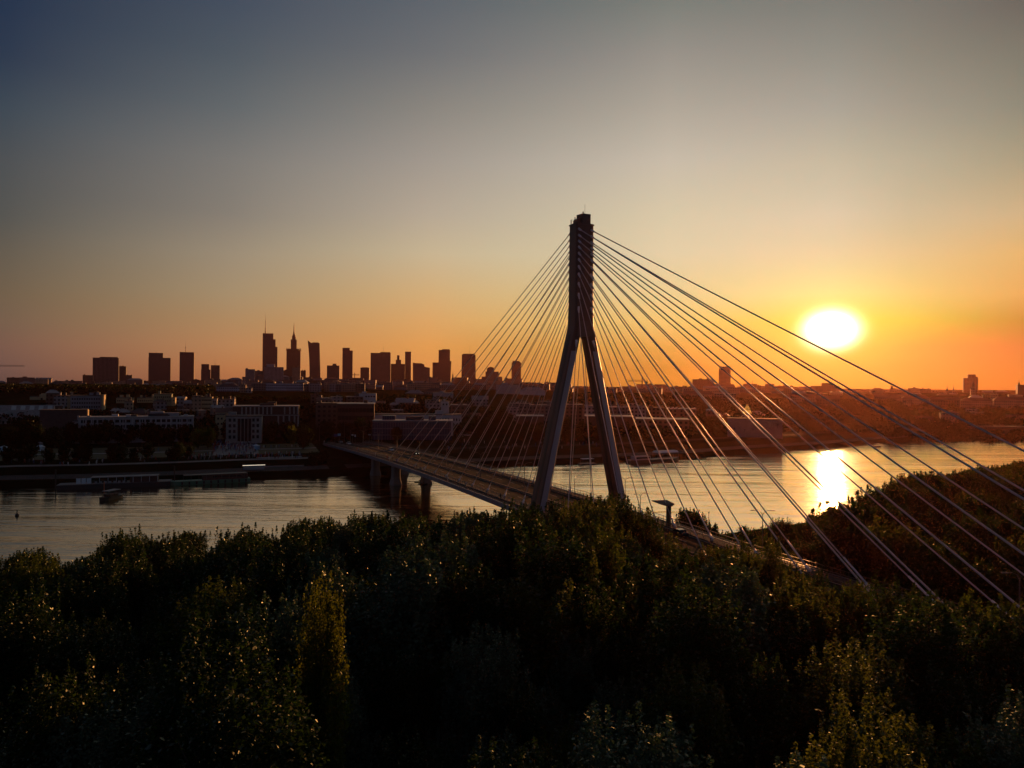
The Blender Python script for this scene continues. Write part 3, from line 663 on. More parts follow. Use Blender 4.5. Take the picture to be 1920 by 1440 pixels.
MB().lathe((x, 1204.5, z + 5), [(4.6, 0), (4.2, 2), (2.6, 5), (2.2, 8), (2.6, 9), (1.2, 12), (0.4, 14), (0.1, 18)], 10).build('dome', M['dark'], r)
r, x0, x1, h, z, dpt, gb = block('church', 1908, 1960, 722, 1100, 'brick', 'gabled brick cathedral with a stepped front at the right edge', 'church', 30, gear=False)
MB().lathe((at(1911, 722, 1100)[0], 1104, h), [(1.5, 0), (1.2, 3), (0.3, 5), (0.1, 9)], 6).build('pinnacle', M['dark'], r)
# church spire in the left group, dome
x, z = at(849, 712, 1900); r = thing('church_spire', (x, 1900, 30), 'small baroque church tower between two dark towers left of the stay cables', 'church tower')
MB().box(x - 4, x + 4, 1900, 1908, 30, z).build('tower', FM['old'], r); MB().lathe((x, 1904, z), [(4, 0), (3.4, 3), (1.8, 7), (1.5, 10), (2, 11), (0.6, 16), (0.1, 22)], 8).build('spire', M['dark'], r)
x, z = at(878, 718, 1700); r = thing('church_spire', (x, 1700, 30), 'squat church dome in front of the chamfered tower', 'church tower')
MB().box(x - 4, x + 4, 1700, 1708, 30, z).build('tower', FM['old'], r); MB().lathe((x, 1704, z), [(4, 0), (3.6, 2), (2.6, 5), (1.2, 7), (1.2, 9), (0.3, 11), (0.1, 14)], 8).build('spire', M['dark'], r)
# cranes
for o in list(C.objects):
    if o.parent is None and o.type == 'EMPTY' and 'label' in o and o.rotation_euler.z == 0 and o.name != 'cable_stayed_bridge': face(o)
def crane(u, vb, vt, ul, ur, vj, Y, label):
    x, z0 = at(u, vb, Y); _, z1 = at(u, vt, Y); xl, zj = at(ul, vj, Y); xr, _ = at(ur, vj, Y)
    r = thing('tower_crane', (x, Y, gz(x, Y)), label, 'crane')
    MB().tube((x, Y, gz(x, Y)), (x, Y, z1), 0.9, n=4).build('crane_mast', M['dark'], r)
    m = MB(); 
    for dz in (0, 2.2): m.tube((xl, Y, zj + dz), (xr, Y, zj + dz), 0.28, n=4)
    k = 22
    for i in range(k):
        a = xl + (xr - xl) * i / k; c = xl + (xr - xl) * (i + 1) / k; m.tube((a, Y, zj), (c, Y, zj + 2.2), 0.16, n=3)
    m.build('jib', M['dark'], r)
    MB().box(xr - 3, xr, Y - 1.5, Y + 1.5, zj - 3, zj).build('counterweight', M['dark'], r)
crane(-4, 715, 683, 46, -22, 687, 1500, 'long crane jib reaching in from the left edge above the roofs')
crane(665, 710, 699, 674, 660, 703.5, 2000, 'small crane between two towers behind the long office row')
crane(1204, 725, 708, 1178, 1214, 715, 1300, 'tower crane standing just right of the pylon above the horizon')

# low roofs that make the horizon line
PR = ([0, 13, 85, 119, 150, 260, 330, 400, 460, 640, 700, 760, 870, 960, 1040, 1090, 1200, 1290, 1450, 1560, 1700, 1920, 1990],
      [714, 707, 708, 712, 715, 714, 714, 714, 706, 708, 714, 712, 711, 714, 716, 725, 724, 723, 724, 731, 731, 734, 735])
ZN = [(0, 150, 'at the far left'), (150, 330, 'below the ribbed slab tower'), (330, 480, 'below the antenna towers'), (480, 620, 'below the tallest skyscraper'), (620, 800, 'below the wide banded tower'),
      (800, 960, 'behind the left stay cables'), (960, 1100, 'beside the pylon'), (1100, 1300, 'right of the pylon'), (1300, 1480, 'below the lone tower with mast'), (1480, 1640, 'under the sun'), (1640, 1800, 'right of the sun'), (1800, 2100, 'at the far right')]
def zone(u):
    for a, b_, s_ in ZN:
        if u < b_: return s_
    return ZN[-1][2]
KN = {'flats': 'pale grey', 'flatsgrey': 'dark grey', 'flatsbrown': 'brown', 'flatstan': 'tan', 'old': 'reddish', 'flatsblue': 'pale blue'}
LABN = {}
def zlabel(pre, u, post=''):
    k = f'{pre} {zone(u)}{post}'
    return k
for row, (Y0, Y1, dv0, dv1, wl) in enumerate(((1500, 2100, -1, 3, (14, 34)), (1000, 1350, 3, 9, (12, 30)))):
    u = -20
    while u < 1960:
        wpx = rnd.uniform(*wl); Y = rnd.uniform(Y0, Y1)
        vt = float(np.interp(u + wpx / 2, *PR)) + rnd.uniform(dv0, dv1)
        if row == 0 and rnd.random() < 0.18: vt -= rnd.uniform(2, 5)
        mk_ = rnd.choice(['flats', 'flatsgrey', 'flatsgrey', 'flatsbrown', 'flatstan', 'old']) if u < 1000 else rnd.choice(['flatsgrey', 'flatsbrown', 'old', 'old'])
        rf = rnd.choice(['flat', 'flat', 'gable', 'hip']); rmt = rnd.choice(['roofdark', 'roofmetal', 'rooftile'])
        kind = {'flat': 'flat roofed', 'gable': 'gable roofed', 'hip': 'hip roofed'}[rf]
        lb = f"{KN[mk_]} {kind} building, {'far' if row == 0 else 'near'} roof line {zone(u + wpx / 2)}"
        block('city_building', u, u + wpx, vt, Y, mk_, lb, 'building', rnd.uniform(14, 24), rf, rmt, group='low buildings along the horizon', rz=rnd.uniform(-0.12, 0.12))
        u += wpx * rnd.uniform(0.85, 1.25)

# ------------------------------------------------------------------ nearer buildings with windows of their own
win_src = MB().box(-0.5, 0.5, -0.06, 0.02, -0.5, 0.5).build('window', M['glass'])
win_me = win_src.data; bpy.data.objects.remove(win_src)
def wins(r, x0, x1, zs, nx, Y, ww, wh, skip=lambda i, j: False):
    for j, z in enumerate(zs):
        for i in range(nx):
            if skip(i, j): continue
            o = bpy.data.objects.new('window', win_me); C.objects.link(o); o.parent = r
            x = x0 + (x1 - x0) * (i + 0.5) / nx
            o.location = Vector((x, Y - 0.003, z)) - r.location; o.scale = (ww, 1, wh)
def zl(u, v, Y): return at(u, v, Y)[1]
Hs = lambda *a, **k: block(*a, **k)
# long pale office row on the skyline ridge, orange light on its ends painted tan
for i, (a, b_, vt, mk_, ds) in enumerate(((472, 498, 719, 'flatsgrey', 'dark grey glazed end block of the long pale office row'), (498.5, 537, 719, 'flatsblue', 'pale blue banded left block of the long office row'),
        (537.5, 569, 719.5, 'flatsblue', 'pale blue middle block of the long office row, left of a dark gap'), (580, 602, 720, 'flats', 'white block of the long office row with crisp square windows'),
        (569.5, 579.5, 721, 'flatsgrey', 'narrow dark link inside the long pale office row'), (608, 622, 721, 'flatstan', 'narrow block in the long office row, orange sunlight painted tan'),
        (618, 630, 720.5, 'flats', 'narrow pale block in the long office row between two orange lit blocks'), (630, 640, 721, 'flatsgrey', 'dull grey block in the long office row'),
        (640, 667, 720, 'flatstan', 'block closing the long office row on the right, orange sunlight painted tan'), (667, 684, 720, 'flatsbrown', 'dark brown block right of the orange lit end of the office row'))):
    Hs('office_block', a, b_, vt, 900 + (i % 3) * 6, mk_, ds, 'office block', 18, roofm='roofmetal')
Hs('office_block', 560, 684, 713, 1250, 'flatsgrey', 'very long low roof running behind the office row', 'office block', 20, roofm='rooflight')
r = Hs('institute', 405.5, 448, 719, 850, 'flatsblue', 'white building with a row of tall arched windows above the small palace', 'public building', 15, 'hip', 'roofdark')[0]
r = Hs('palace', 411, 447, 738, 760, 'stone', 'small pale palace with a pediment and columned porch', 'palace', 12, 'hip', 'roofdark', hroof=2.5)
rr_, x0, x1, h, z, dpt, gb = r
wins(rr_, x0, x1, [h - 2.4, h - 5.2], 9, 760, 1.0, 1.5, lambda i, j: i == 4)
xc = (x0 + x1) / 2; MB().add([(xc - 4, 758.5, h), (xc + 4, 758.5, h), (xc, 758.5, h + 2.6), (xc - 4, 760.2, h), (xc + 4, 760.2, h), (xc, 760.2, h + 2.6)], [(0, 1, 2), (5, 4, 3), (0, 3, 4, 1), (1, 4, 5, 2), (2, 5, 3, 0)]).build('pediment', M['stone'], rr_)
for k in range(4): MB().tube((xc - 3 + 2 * k, 758.8, gb), (xc - 3 + 2 * k, 758.8, h), 0.3, n=8).build('column', M['stone'], rr_)
Hs('house', 449, 461, 722, 800, 'flatstan', 'tall house beside the small palace, gold sunlight painted as ochre', 'house', 12)  # tan facade holds the gold sunlight on this house
Hs('house', 461, 472, 728, 790, 'flats', 'narrow pale house right of the gold lit house', 'house', 12)
def named(name, u0, u1, vt, Y, m, label, cat, dep, nx, nz, ww=1.3, wh=1.5, roof='flat', roofm='roofdark', fl=3.1, top=2.2, **k):
    r, x0, x1, h, z, d_, gb = Hs(name, u0, u1, vt, Y, m, label, cat, dep, roof, roofm, **k)
    if nx: wins(r, x0 + 0.6, x1 - 0.6, [h - top - fl * j for j in range(nz) if h - top - fl * j > gb + 2], nx, Y, ww, wh)
    return r, x0, x1, h, z, d_, gb
rs = named('school', 56, 110, 744, 600, 'cream', 'long cream school with a raised central block on the left slope', 'school', 14, 12, 4, 0.9, 1.1)
part(rs[0], 'central_block', 74, 90, 739.5, 764, 600, 'cream', 14, -0.6)
x0 = at(76.3, 745, 600)[0]; MB().box(x0, x0 + 1.8, 599.35, 599.4, zl(76, 764, 600), zl(76, 746, 600)).build('stair_window', M['glass'], rs[0])
named('house', 110, 121, 749, 560, 'white', 'small white gabled house beside the cream school', 'house', 8, 2, 1, 1.0, 1.2, roof='gable', roofm='roofmetal')
named('apartment_block', 132.5, 190, 742.5, 520, 'bluegrey', 'five storey blue grey apartment block with recessed dark balconies', 'apartment block', 14, 12, 6, 1.1, 1.2, fl=2.9)
named('apartment_block', 126, 133, 744, 524, 'cream', 'thin cream block peeping out left of the blue grey apartment block', 'apartment block', 14, 0, 0)
named('apartment_block', 190.5, 195, 741, 521, 'cream', 'thin end wall right of the blue grey apartment block, gold sunlight painted cream', 'apartment block', 16, 0, 0)  # cream strip stands for the block's gold sunlit edge
named('apartment_block', 218, 250, 746.5, 590, 'cream', 'cream flats behind bushes, left of the green apartment block', 'apartment block', 12, 9, 4, 0.9, 1.1)
named('apartment_block', 257, 288, 746.5, 600, 'cream', 'dull cream flats half hidden by a tree, touching the green apartment block', 'apartment block', 12, 8, 4, 0.9, 1.1)
named('apartment_block', 288, 322, 739.5, 580, 'green', 'pale green apartment block on the left slope', 'apartment block', 14, 8, 5, 1.0, 1.1)
named('apartment_block', 322, 328.5, 746, 582, 'cream', 'narrow yellowish wing on the right of the green apartment block', 'apartment block', 14, 1, 4, 0.9, 1.1)
named('apartment_block', 360, 377, 743.5, 540, 'flatstan', 'tan block with tall lit edges in the middle of the left bank', 'apartment block', 14, 0, 0)
named('apartment_block', 377, 398, 745, 545, 'cream', 'cream block with a bright right edge beside the tan block', 'apartment block', 14, 7, 4, 0.9, 1.1)
named('house', 398, 407, 748, 550, 'white2', 'pale narrow house right of the cream block with bright edge', 'house', 12, 2, 3, 0.9, 1.1)
# pitched hall with skylights
r, x0, x1, h, z, dpt, gb = Hs('market_hall', -20, 100, 760.5, 470, 'stone', 'large pitched roof hall with a row of five skylights at far left', 'hall', 26, 'gable', 'roofmetal', hroof=8.5, gear=False)
for k in range(5):
    xs_ = at(18 + k * 17.5, 765, 470)[0]; f0, f1 = 0.62, 0.92
    ya, yb = 470 - 0.5 + 13.5 * f0, 470 - 0.5 + 13.5 * f1; za, zb = h + 8.5 * f0, h + 8.5 * f1
    MB().extr([[(xx, ya, za + 0.05), (xx, yb, zb + 0.05), (xx, yb, zb + 0.2), (xx, ya, za + 0.2)] for xx in (xs_, xs_ + 3.2)], None).build('skylight', M['skylight'], r)
wins(r, x0 + 1, x1 - 1, [h - 2.4], 12, 470, 1.3, 1.8)
named('warehouse', 75, 163.5, 769.5, 430, 'roofdark', 'long dark flat box building with a bright right edge', 'building', 12, 0, 0, gear=False)
part([o for o in C.objects if o.name.startswith('warehouse')][-1] if False else C.objects['warehouse'], 'end_wall', 163.6, 165.2, 769.5, 782.5, 430, 'cream', 11, 0.3)  # gold sunlight on the dark box's end, put into a cream wall
# long white building
r, x0, x1, h, z, dpt, gb = Hs('office_block', 150, 366, 783, 400, 'white2', 'long four storey pale office building with cluttered roof behind riverside trees', 'office block', 16, roofm='rooflight')
wins(r, at(252, 790, 400)[0], x1 - 0.8, [h - 1.9 - 2.9 * j for j in range(3)], 11, 400, 2.2, 1.6)
wins(r, x0 + 1, at(246, 790, 400)[0], [h - 1.9 - 2.9 * j for j in range(3)], 9, 400, 2.2, 1.6)
for k in range(12):
    xk = x0 + (x1 - x0) * (k + 0.5) / 12; MB().box(xk - 0.15, xk + 0.15, 399.7, 400, gb, h).build('pilaster', M['white'], r)
for k in range(7):
    bx = rnd.uniform(x0 + 12, x1 - 4); by = 400 + rnd.uniform(2, 10); MB().box(bx - rnd.uniform(1, 3), bx + rnd.uniform(1, 3), by, by + 3, h + 0.46, h + rnd.uniform(1.3, 2.4)).build('roof_unit', M['white'] if k % 2 else M['roofdark'], r)
named('annex', 136, 170, 790, 392, 'white2', 'lower pale wing stepping down left of the long office building', 'building', 7, 5, 3, 1.6, 1.5, fl=3.0)
# gabled yellow house, column blocks
named('house', 405, 437, 765.5, 440, 'cream', 'yellow gabled house left of the columned block', 'house', 16, 6, 4, 1.0, 1.2, roof='gable', roofm='rooftile')
named('house', 404, 421, 778, 425, 'cream', 'lower yellow front wing of the gabled house', 'house', 12, 2, 4, 1.0, 1.2)
r, x0, x1, h, z, dpt, gb = Hs('office_block', 424, 491, 781, 405, 'stone', 'pale stone block with six tall pilasters framing dark glass', 'office block', 16)
wins(r, x0 + 1, x0 + 6, [h - 2 - 3.2 * j for j in range(4)], 2, 405, 1.4, 1.8); wins(r, x1 - 6, x1 - 1, [h - 2 - 3.2 * j for j in range(4)], 2, 405, 1.4, 1.8)
for k in range(4): MB().box(x0 + 6.6 + k * 2.05, x0 + 8.2 + k * 2.05, 404.9, 405.02, gb + 2, h - 1.2).build('tall_window', M['glass'], r)
r, x0, x1, h, z, dpt, gb = Hs('office_block', 437, 561, 762.5, 440, 'brick', 'long dark block with an upper row of pale columns', 'office block', 20, roofm='rooflight')
for k, u in enumerate(list(np.linspace(453, 508, 8)) + [533, 543, 551, 558]):
    a = at(u, 764, 439)[0]; MB().box(a - 0.45, a + 0.45, 439.3, 440.01, zl(500, 777, 439), zl(500, 763.5, 439)).build('column', M['stone'], r)
for k, u in enumerate((521, 531, 542, 552, 559)):
    a = at(u, 780, 439)[0]; MB().box(a - 0.5, a + 0.5, 438.9, 440.01, zl(500, 801, 439), zl(500, 779.5, 439)).build('column', M['stone'], r)
a, c_ = at(485, 779, 439)[0], at(561, 779, 439)[0]
MB().box(a, c_, 438.8, 440.0, zl(500, 779.6, 439), zl(500, 778, 439)).build('cornice', M['stone'], r)
# dark brick power station part, glass library, white walled hall
named('warehouse', 592, 632, 757, 500, 'flatsbrown', 'tall dark brick block with faint framed bays, left of the darkest hall', 'building', 25, 0, 0, roofm='roofdark')
named('warehouse', 632, 702, 758, 470, 'brick', 'largest and darkest brick hall behind the bridge end', 'building', 30, 10, 3, 2.2, 2.6, fl=5, top=4, roofm='roofmetal')
r, x0, x1, h, z, dpt, gb = Hs('hall', 702, 866, 778, 520, 'white', 'long white walled hall with small dark windows at its right end', 'hall', 20, roofm='roofdark')
wins(r, at(823, 780, 520)[0], x1 - 0.6, [h - 3.4, h - 8.2, h - 12.2], 8, 520, 0.9, 1.9, lambda i, j: j > 0 and i < 6)
r, x0, x1, h, z, dpt, gb = Hs('glass_pavilion', 699, 848, 790, 440, 'glassb', 'low blue glass fronted building before the white walled hall', 'building', 18, roofm='rooflight', gear=True)
part(r, 'end_wall', 846, 850, 789, 818, 439.5, 'white2', 18)
Hs('house', 673, 705.5, 738.5, 620, 'white', 'white stepped villa standing alone above the dark brick hall', 'house', 10, roofm='roofmetal')
wins(C.objects[-1] if False else [o for o in C.objects if o.name.startswith('house') and o.type == 'EMPTY'][-1], at(684, 744, 620)[0], at(704, 744, 620)[0], [zl(690, 743.5, 620)], 4, 620, 1.6, 1.3)
named('house', 827, 842, 753, 560, 'white', 'small white house with round window behind the stay cables', 'house', 8, 2, 1, 1.2, 1.4, roofm='roofmetal')
for (u0, u1, vt, Y, m_, lb, rfm, rf) in (
    (760, 795, 731, 820, 'flatsgrey', 'grey flats on the ridge left of the stay cables', 'roofmetal', 'hip'), (795, 835, 728, 830, 'old', 'reddish flats on the ridge crossed by the first stay cables', 'rooftile', 'hip'),
    (812, 850, 737, 700, 'white2', 'pale terrace with a light roof under the first stay cables', 'rooflight', 'flat'), (885, 915, 742, 660, 'flats', 'pale gabled house behind the middle of the left cable fan', 'roofmetal', 'gable'),
    (845, 880, 760, 560, 'flatsbrown', 'dark house with a bright flat roof beside the small white house', 'rooflight', 'flat'), (955, 992, 757, 600, 'flatsgrey', 'grey apartment terrace left of the pylon with roof huts', 'rooflight', 'flat'),
    (992, 1036, 760, 605, 'flatsgrey', 'grey apartment terrace directly left of the pylon leg', 'rooflight', 'flat'), (1058, 1092, 759, 600, 'flatsbrown', 'brown apartment terrace seen between the two pylon legs', 'rooflight', 'flat'),
    (1096, 1140, 761, 590, 'flats', 'pale apartment block crossed by the right pylon leg', 'rooflight', 'flat'), (1140, 1176, 764, 600, 'flatsgrey', 'grey terrace right of the right pylon leg', 'rooflight', 'flat'),
    (1170, 1212, 761, 610, 'flats', 'pale block with dark bays right of the pylon', 'roofdark', 'flat'), (1212, 1246, 765, 620, 'flatsbrown', 'brown low terrace left of the bright sawtooth roofs', 'roofdark', 'flat'),
    (930, 975, 722, 900, 'white2', 'long white palace wing on the ridge left of the pylon', 'roofmetal', 'flat'), (975, 1022, 726, 880, 'white', 'white mansion with low pale roof left of the pylon', 'rooflight', 'hip'),
    (1275, 1340, 733, 900, 'old', 'palace with regular tall windows below the flat block', 'rooftile', 'hip'), (1340, 1380, 738, 850, 'flatsgrey', 'low block with pale eaves below the lone tower', 'rooflight', 'flat'),
    (1480, 1530, 738, 900, 'old', 'old houses with tall roofs under the sun glare', 'rooftile', 'gable'), (1530, 1575, 742, 860, 'flatsbrown', 'brown terrace at the lower edge of the sun glare', 'rooftile', 'gable'),
    (1640, 1690, 738, 980, 'old', 'old town houses below the palace with pediment', 'rooftile', 'gable'), (1690, 1745, 741, 960, 'old', 'tall old town terrace left of the twin spires', 'rooftile', 'hip'),
    (1745, 1800, 744, 950, 'flatsbrown', 'brown old town terrace below the twin spires', 'rooftile', 'gable'), (1800, 1862, 746, 940, 'old', 'old town terrace below the stepped residential tower', 'rooftile', 'hip'),
    (1862, 1960, 744, 930, 'old', 'long palace facade with many tall windows at the right edge', 'rooftile', 'hip'),
    (1702, 1762, 780, 640, 'old', 'long low riverside wing left of the gabled chapel', 'rooftile', 'hip'), (1875, 1960, 778, 680, 'flatsbrown', 'riverside block under the long palace facade', 'rooftile', 'hip')):
    Hs('city_building', u0, u1, vt, Y, m_, lb, 'building', 14, rf, rfm)
r, x0, x1, h, z, dpt, gb = Hs('chapel', 1764, 1800, 776, 650, 'old', 'gabled chapel with a curved front by the river at right', 'church', 20, gear=False)
pr = [at(u, v, 650) for u, v in ((1764, 776), (1800, 776), (1797, 773), (1790, 771), (1785, 768.5), (1780, 771), (1770, 773))]
MB().extr([[(x, y, z) for x, z in pr] for y in (650, 651)], None).build('gable', FM['old'], r)
rh = random.Random(21)
for (ua, ub, Ya, Yb, n_) in ((330, 420, 470, 600, 7), (540, 700, 560, 640, 9), (700, 960, 560, 660, 14), (960, 1300, 620, 700, 14), (0, 130, 480, 580, 5), (190, 330, 470, 560, 7), (1300, 1420, 560, 700, 6), (1660, 1900, 700, 900, 12)):
    for k in range(n_):
        u = rh.uniform(ua, ub); Y = rh.uniform(Ya, Yb); x = (dr(u, 760)[0] - 960) / F * Y; w = rh.uniform(12, 34); g0 = th(x, Y); vt = 720 + ROLL * (u - 960) + (CH - g0 - rh.uniform(6, 11)) / Y * F
        mk_ = rh.choice(('flats', 'flatsgrey', 'flatstan', 'flatsbrown', 'old')); rf = rh.choice(('flat', 'gable', 'hip')); rmt = rh.choice(('rooflight', 'roofmetal', 'roofdark', 'rooftile'))
        block('city_house', u, u + w, vt, Y, mk_, f"low {KN[mk_]} {dict(flat='flat roofed', gable='gable roofed', hip='hip roofed')[rf]} house, far slope {zone(u)}", 'house', rh.uniform(9, 14), rf, rmt, group='small houses on the far slope', rz=rh.uniform(-0.25, 0.25))
# flat bright roofs, long hall, mural wall
for i, (u0, u1, v, Y, lb) in enumerate(((1250, 1272, 768, 600, 'left bright sawtooth roof shed right of the pylon'), (1272, 1306, 768.5, 600, 'right bright sawtooth roof shed right of the pylon'), (1325, 1341, 771, 580, 'small shed with a bright roof left of the lit cone'))):
    r = Hs('shed', u0, u1, v, Y, 'flatsbrown', lb, 'shed', 22, gear=False)[0]
    x0, z0 = at(u0, v, Y); x1, _ = at(u1, v, Y)
    m = MB(); k = 3
    for j in range(k):
        a = x0 + (x1 - x0) * j / k; c_ = x0 + (x1 - x0) * (j + 1) / k - 0.3
        m.add([(a, Y, z0 + 0.5), (c_, Y, z0 + 0.5), (c_, Y + 22, z0 + 0.5), (a, Y + 22, z0 + 0.5), (c_, Y, z0 + 1.6), (c_, Y + 22, z0 + 1.6)], [(0, 1, 4), (3, 5, 2), (0, 4, 5, 3), (1, 2, 5, 4), (0, 3, 2, 1)])
    m.build('sawtooth_roof', M['roofmetal'], r)
Hs('hall', 968, 1020, 781, 530, 'brick', 'low brick hall with a pale flat roof left of the pylon', 'hall', 24, roofm='rooflight', gear=False)
Hs('hall', 1096, 1188, 781.5, 520, 'brick', 'low brick hall with a pale flat roof crossed by the right pylon leg', 'hall', 24, roofm='rooflight', gear=False)
Hs('hall', 1192, 1292, 787, 500, 'flatsbrown', 'long brown hall with a thin pale roof edge right of the pylon', 'hall', 24, roofm='roofmetal', gear=False)
r, x0, x1, h, z, dpt, gb = Hs('mural_wall', 1364, 1467, 786, 500, 'muralgrey', 'long white wall painted with thin dark curved drawings by the river', 'wall', 10, gear=False)
def arc(cx, cz, rad, a0, a1, wdt, n=14):
    m = MB()
    for i in range(n):
        t0 = a0 + (a1 - a0) * i / n; t1 = a0 + (a1 - a0) * (i + 1) / n
        m.tube((cx + rad * math.cos(t0), 499.98, cz + rad * math.sin(t0)), (cx + rad * math.cos(t1), 499.98, cz + rad * math.sin(t1)), wdt, n=4)
    return m
for (u, v, rd, a0, a1, wd) in ((1438, 796, 3.2, -1.7, 1.7, 0.09), (1434, 797, 2.2, -1.8, 1.6, 0.08), (1426, 796, 2.0, 0.5, 3.6, 0.07), (1441, 797, 3.6, -1.2, 1.2, 0.08)):
    x, z = at(u, v, 500); arc(x, z, rd, a0, a1, wd).build('mural_line', M['dark'], r)
for (u, v, hh_, n_) in ((1377, 804, 1.3, 5), (1458, 796, 3.0, 6), (1396, 806, 2.0, 3), (1412, 805, 1.6, 3)):
    x, z = at(u, v, 500); m = MB()
    for k in range(n_):
        a = 2 * math.pi * k / n_ + 0.4; m.tube((x, 499.96, z), (x + math.cos(a) * hh_ * 0.8, 499.96, z + math.sin(a) * hh_ * 0.8), 0.22, 0.08, 4)
    m.build('mural_figure', M['dark'], r)
x, z = at(1401, 774, 520); z1 = zl(1401, 757, 520); r = thing('light_cone', (x, 520, z - 6), 'glowing golden cone of lamp strings behind the white mural wall', 'light cone')
MB().tube((x, 520, z - 6), (x, 520, z1), 0.12, n=5).build('pole', M['dark'], r)
for k in range(7):
    m = MB(); f_ = k / 7; rad = 3.1 * (1 - f_) + 0.2; zz = z + (z1 - z) * f_
    for j in range(12):
        a = 2 * math.pi * j / 12; c_ = 2 * math.pi * (j + 1) / 12
        m.tube((x + rad * math.cos(a), 520 + rad * math.sin(a), zz), (x + rad * math.cos(c_), 520 + rad * math.sin(c_), zz), 0.13, n=3)
    m.build('lamp_string', M['gold'], r)
# far road bridge at the right edge
xa, ya = inv(1880, 818, 0)
r = thing('road_bridge', (xa, ya, 0), 'distant flat road bridge on a stout pier at the right edge', 'bridge')
MB().extr([[(xa + sx, ya + 8 * s_, z) for s_ in (-1, 1) for z in ((6.2, 8.8) if s_ < 0 else (8.8, 6.2))] for sx in (-34, 140)], None).build('deck', M['brick'], r)
m = MB()
for k in range(80): m.tube((xa - 34 + k * 2.1, ya - 7.8, 8.8), (xa - 34 + k * 2.1, ya - 7.8, 9.8), 0.05, n=3)
m.box(xa - 34, xa + 138, ya - 7.85, ya - 7.75, 9.75, 9.85); m.build('railing', M['rail'], r)
MB().box(xa - 4, xa + 3.4, ya - 7, ya + 7, -3, 6.2).build('pier', M['concrete'], r)
MB().box(xa - 7, xa + 7, ya - 9, ya + 9, -3, 0.35).build('pier_foot', M['concrete'], r)
# ------------------------------------------------------------------ plants
def quads_mesh(name, c, size, rs, aspect=0.6, up=0.0):
    """one mesh of leaf shaped faces: centres c (n,3), sizes (n,)"""
    n = len(c)
    a = rs.normal(size=(n, 3)); a[:, 2] += up; a /= np.linalg.norm(a, axis=1)[:, None]
    b = rs.normal(size=(n, 3)); b -= (a * b).sum(1)[:, None] * a; b /= np.linalg.norm(b, axis=1)[:, None]
    s = size[:, None]; cr = np.cross(a, b) * s * 0.12
    v = np.empty((n, 4, 3)); v[:, 0] = c - a * s; v[:, 1] = c + b * s * aspect + cr; v[:, 2] = c + a * s; v[:, 3] = c - b * s * aspect + cr
    me = bpy.data.meshes.new(name)
    me.vertices.add(4 * n); me.vertices.foreach_set('co', v.astype(np.float32).ravel())
    me.loops.add(4 * n); me.loops.foreach_set('vertex_index', np.arange(4 * n, dtype=np.int32))
    me.polygons.add(n); me.polygons.foreach_set('loop_start', np.arange(0, 4 * n, 4, dtype=np.int32)); me.polygons.foreach_set('loop_total', np.full(n, 4, dtype=np.int32))
    me.update(); me.validate()
    return me
def crown_pts(rs, H, R, nsh, nl, narrow=0.0):
    hb = rs.uniform(0.12, 0.8, nsh) * H; ph = rs.uniform(0, 2 * np.pi, nsh)
    ht = hb + rs.uniform(0.12, 0.38, nsh) * H; ht = np.minimum(ht, H * (0.93 + 0.07 * rs.uniform(size=nsh)))
    t = ht / H; prof = np.clip(np.sin(np.pi * np.clip((t - 0.1) / 0.98, 0, 1) ** 1.15), 0.05, 1) ** 0.65
    lob = 1 + 0.22 * np.sin(ph * 3 + rs.uniform(0, 6)) + 0.15 * np.sin(ph * 5 + t * 9)
    rr = R * prof * lob * rs.uniform(0.62, 1.08, nsh)
    tip = rs.uniform(0.6, 2.3, nsh)                       # upright leader at the end of each shoot
    k = rs.integers(0, nsh, nl); s = rs.uniform(0, 1, nl) ** 0.75
    lead = rs.uniform(size=nl) < 0.22
    sx = np.where(lead, 1.0, s)
    r_ = rr[k] * sx ** 0.85; z = hb[k] + (ht[k] - hb[k]) * sx ** 1.35 + np.where(lead, s * tip[k], 0)
    sg = np.where(lead, 0.17 * (1.15 - s), 0.48 * (1.15 - 0.5 * s))
    p = np.stack([r_ * np.cos(ph[k]), r_ * np.sin(ph[k]), z], 1) + rs.normal(size=(nl, 3)) * sg[:, None] * (1 - 0.4 * narrow)
    return p, (hb, ph, ht, rr)
def trunk_mb(sh, H, rs, limbs=26, r0=0.26):
    m = MB(); z = [-0.3, H * 0.25, H * 0.5, H * 0.75, H * 0.92]; off = [(0, 0)] + [(rs.normal() * 0.2, rs.normal() * 0.2) for _ in z[1:]]
    for i in range(4):
        m.tube((*off[i], z[i]), (*off[i + 1], z[i + 1]), r0 * (1 - i * 0.22), r0 * (1 - (i + 1) * 0.22), 6)
    hb, ph, ht, rr = sh
    for i in range(min(limbs, len(hb))):
        pr = None
        for s in (0, 0.35, 0.7, 1.0):
            q = (rr[i] * s ** 0.85 * math.cos(ph[i]), rr[i] * s ** 0.85 * math.sin(ph[i]), hb[i] + (ht[i] - hb[i]) * s ** 1.35)
            if pr: m.tube(pr, q, 0.09 * (1.1 - s0_), 0.09 * (1.1 - s) + 0.01, 4)
            pr = q; s0_ = s
    return m
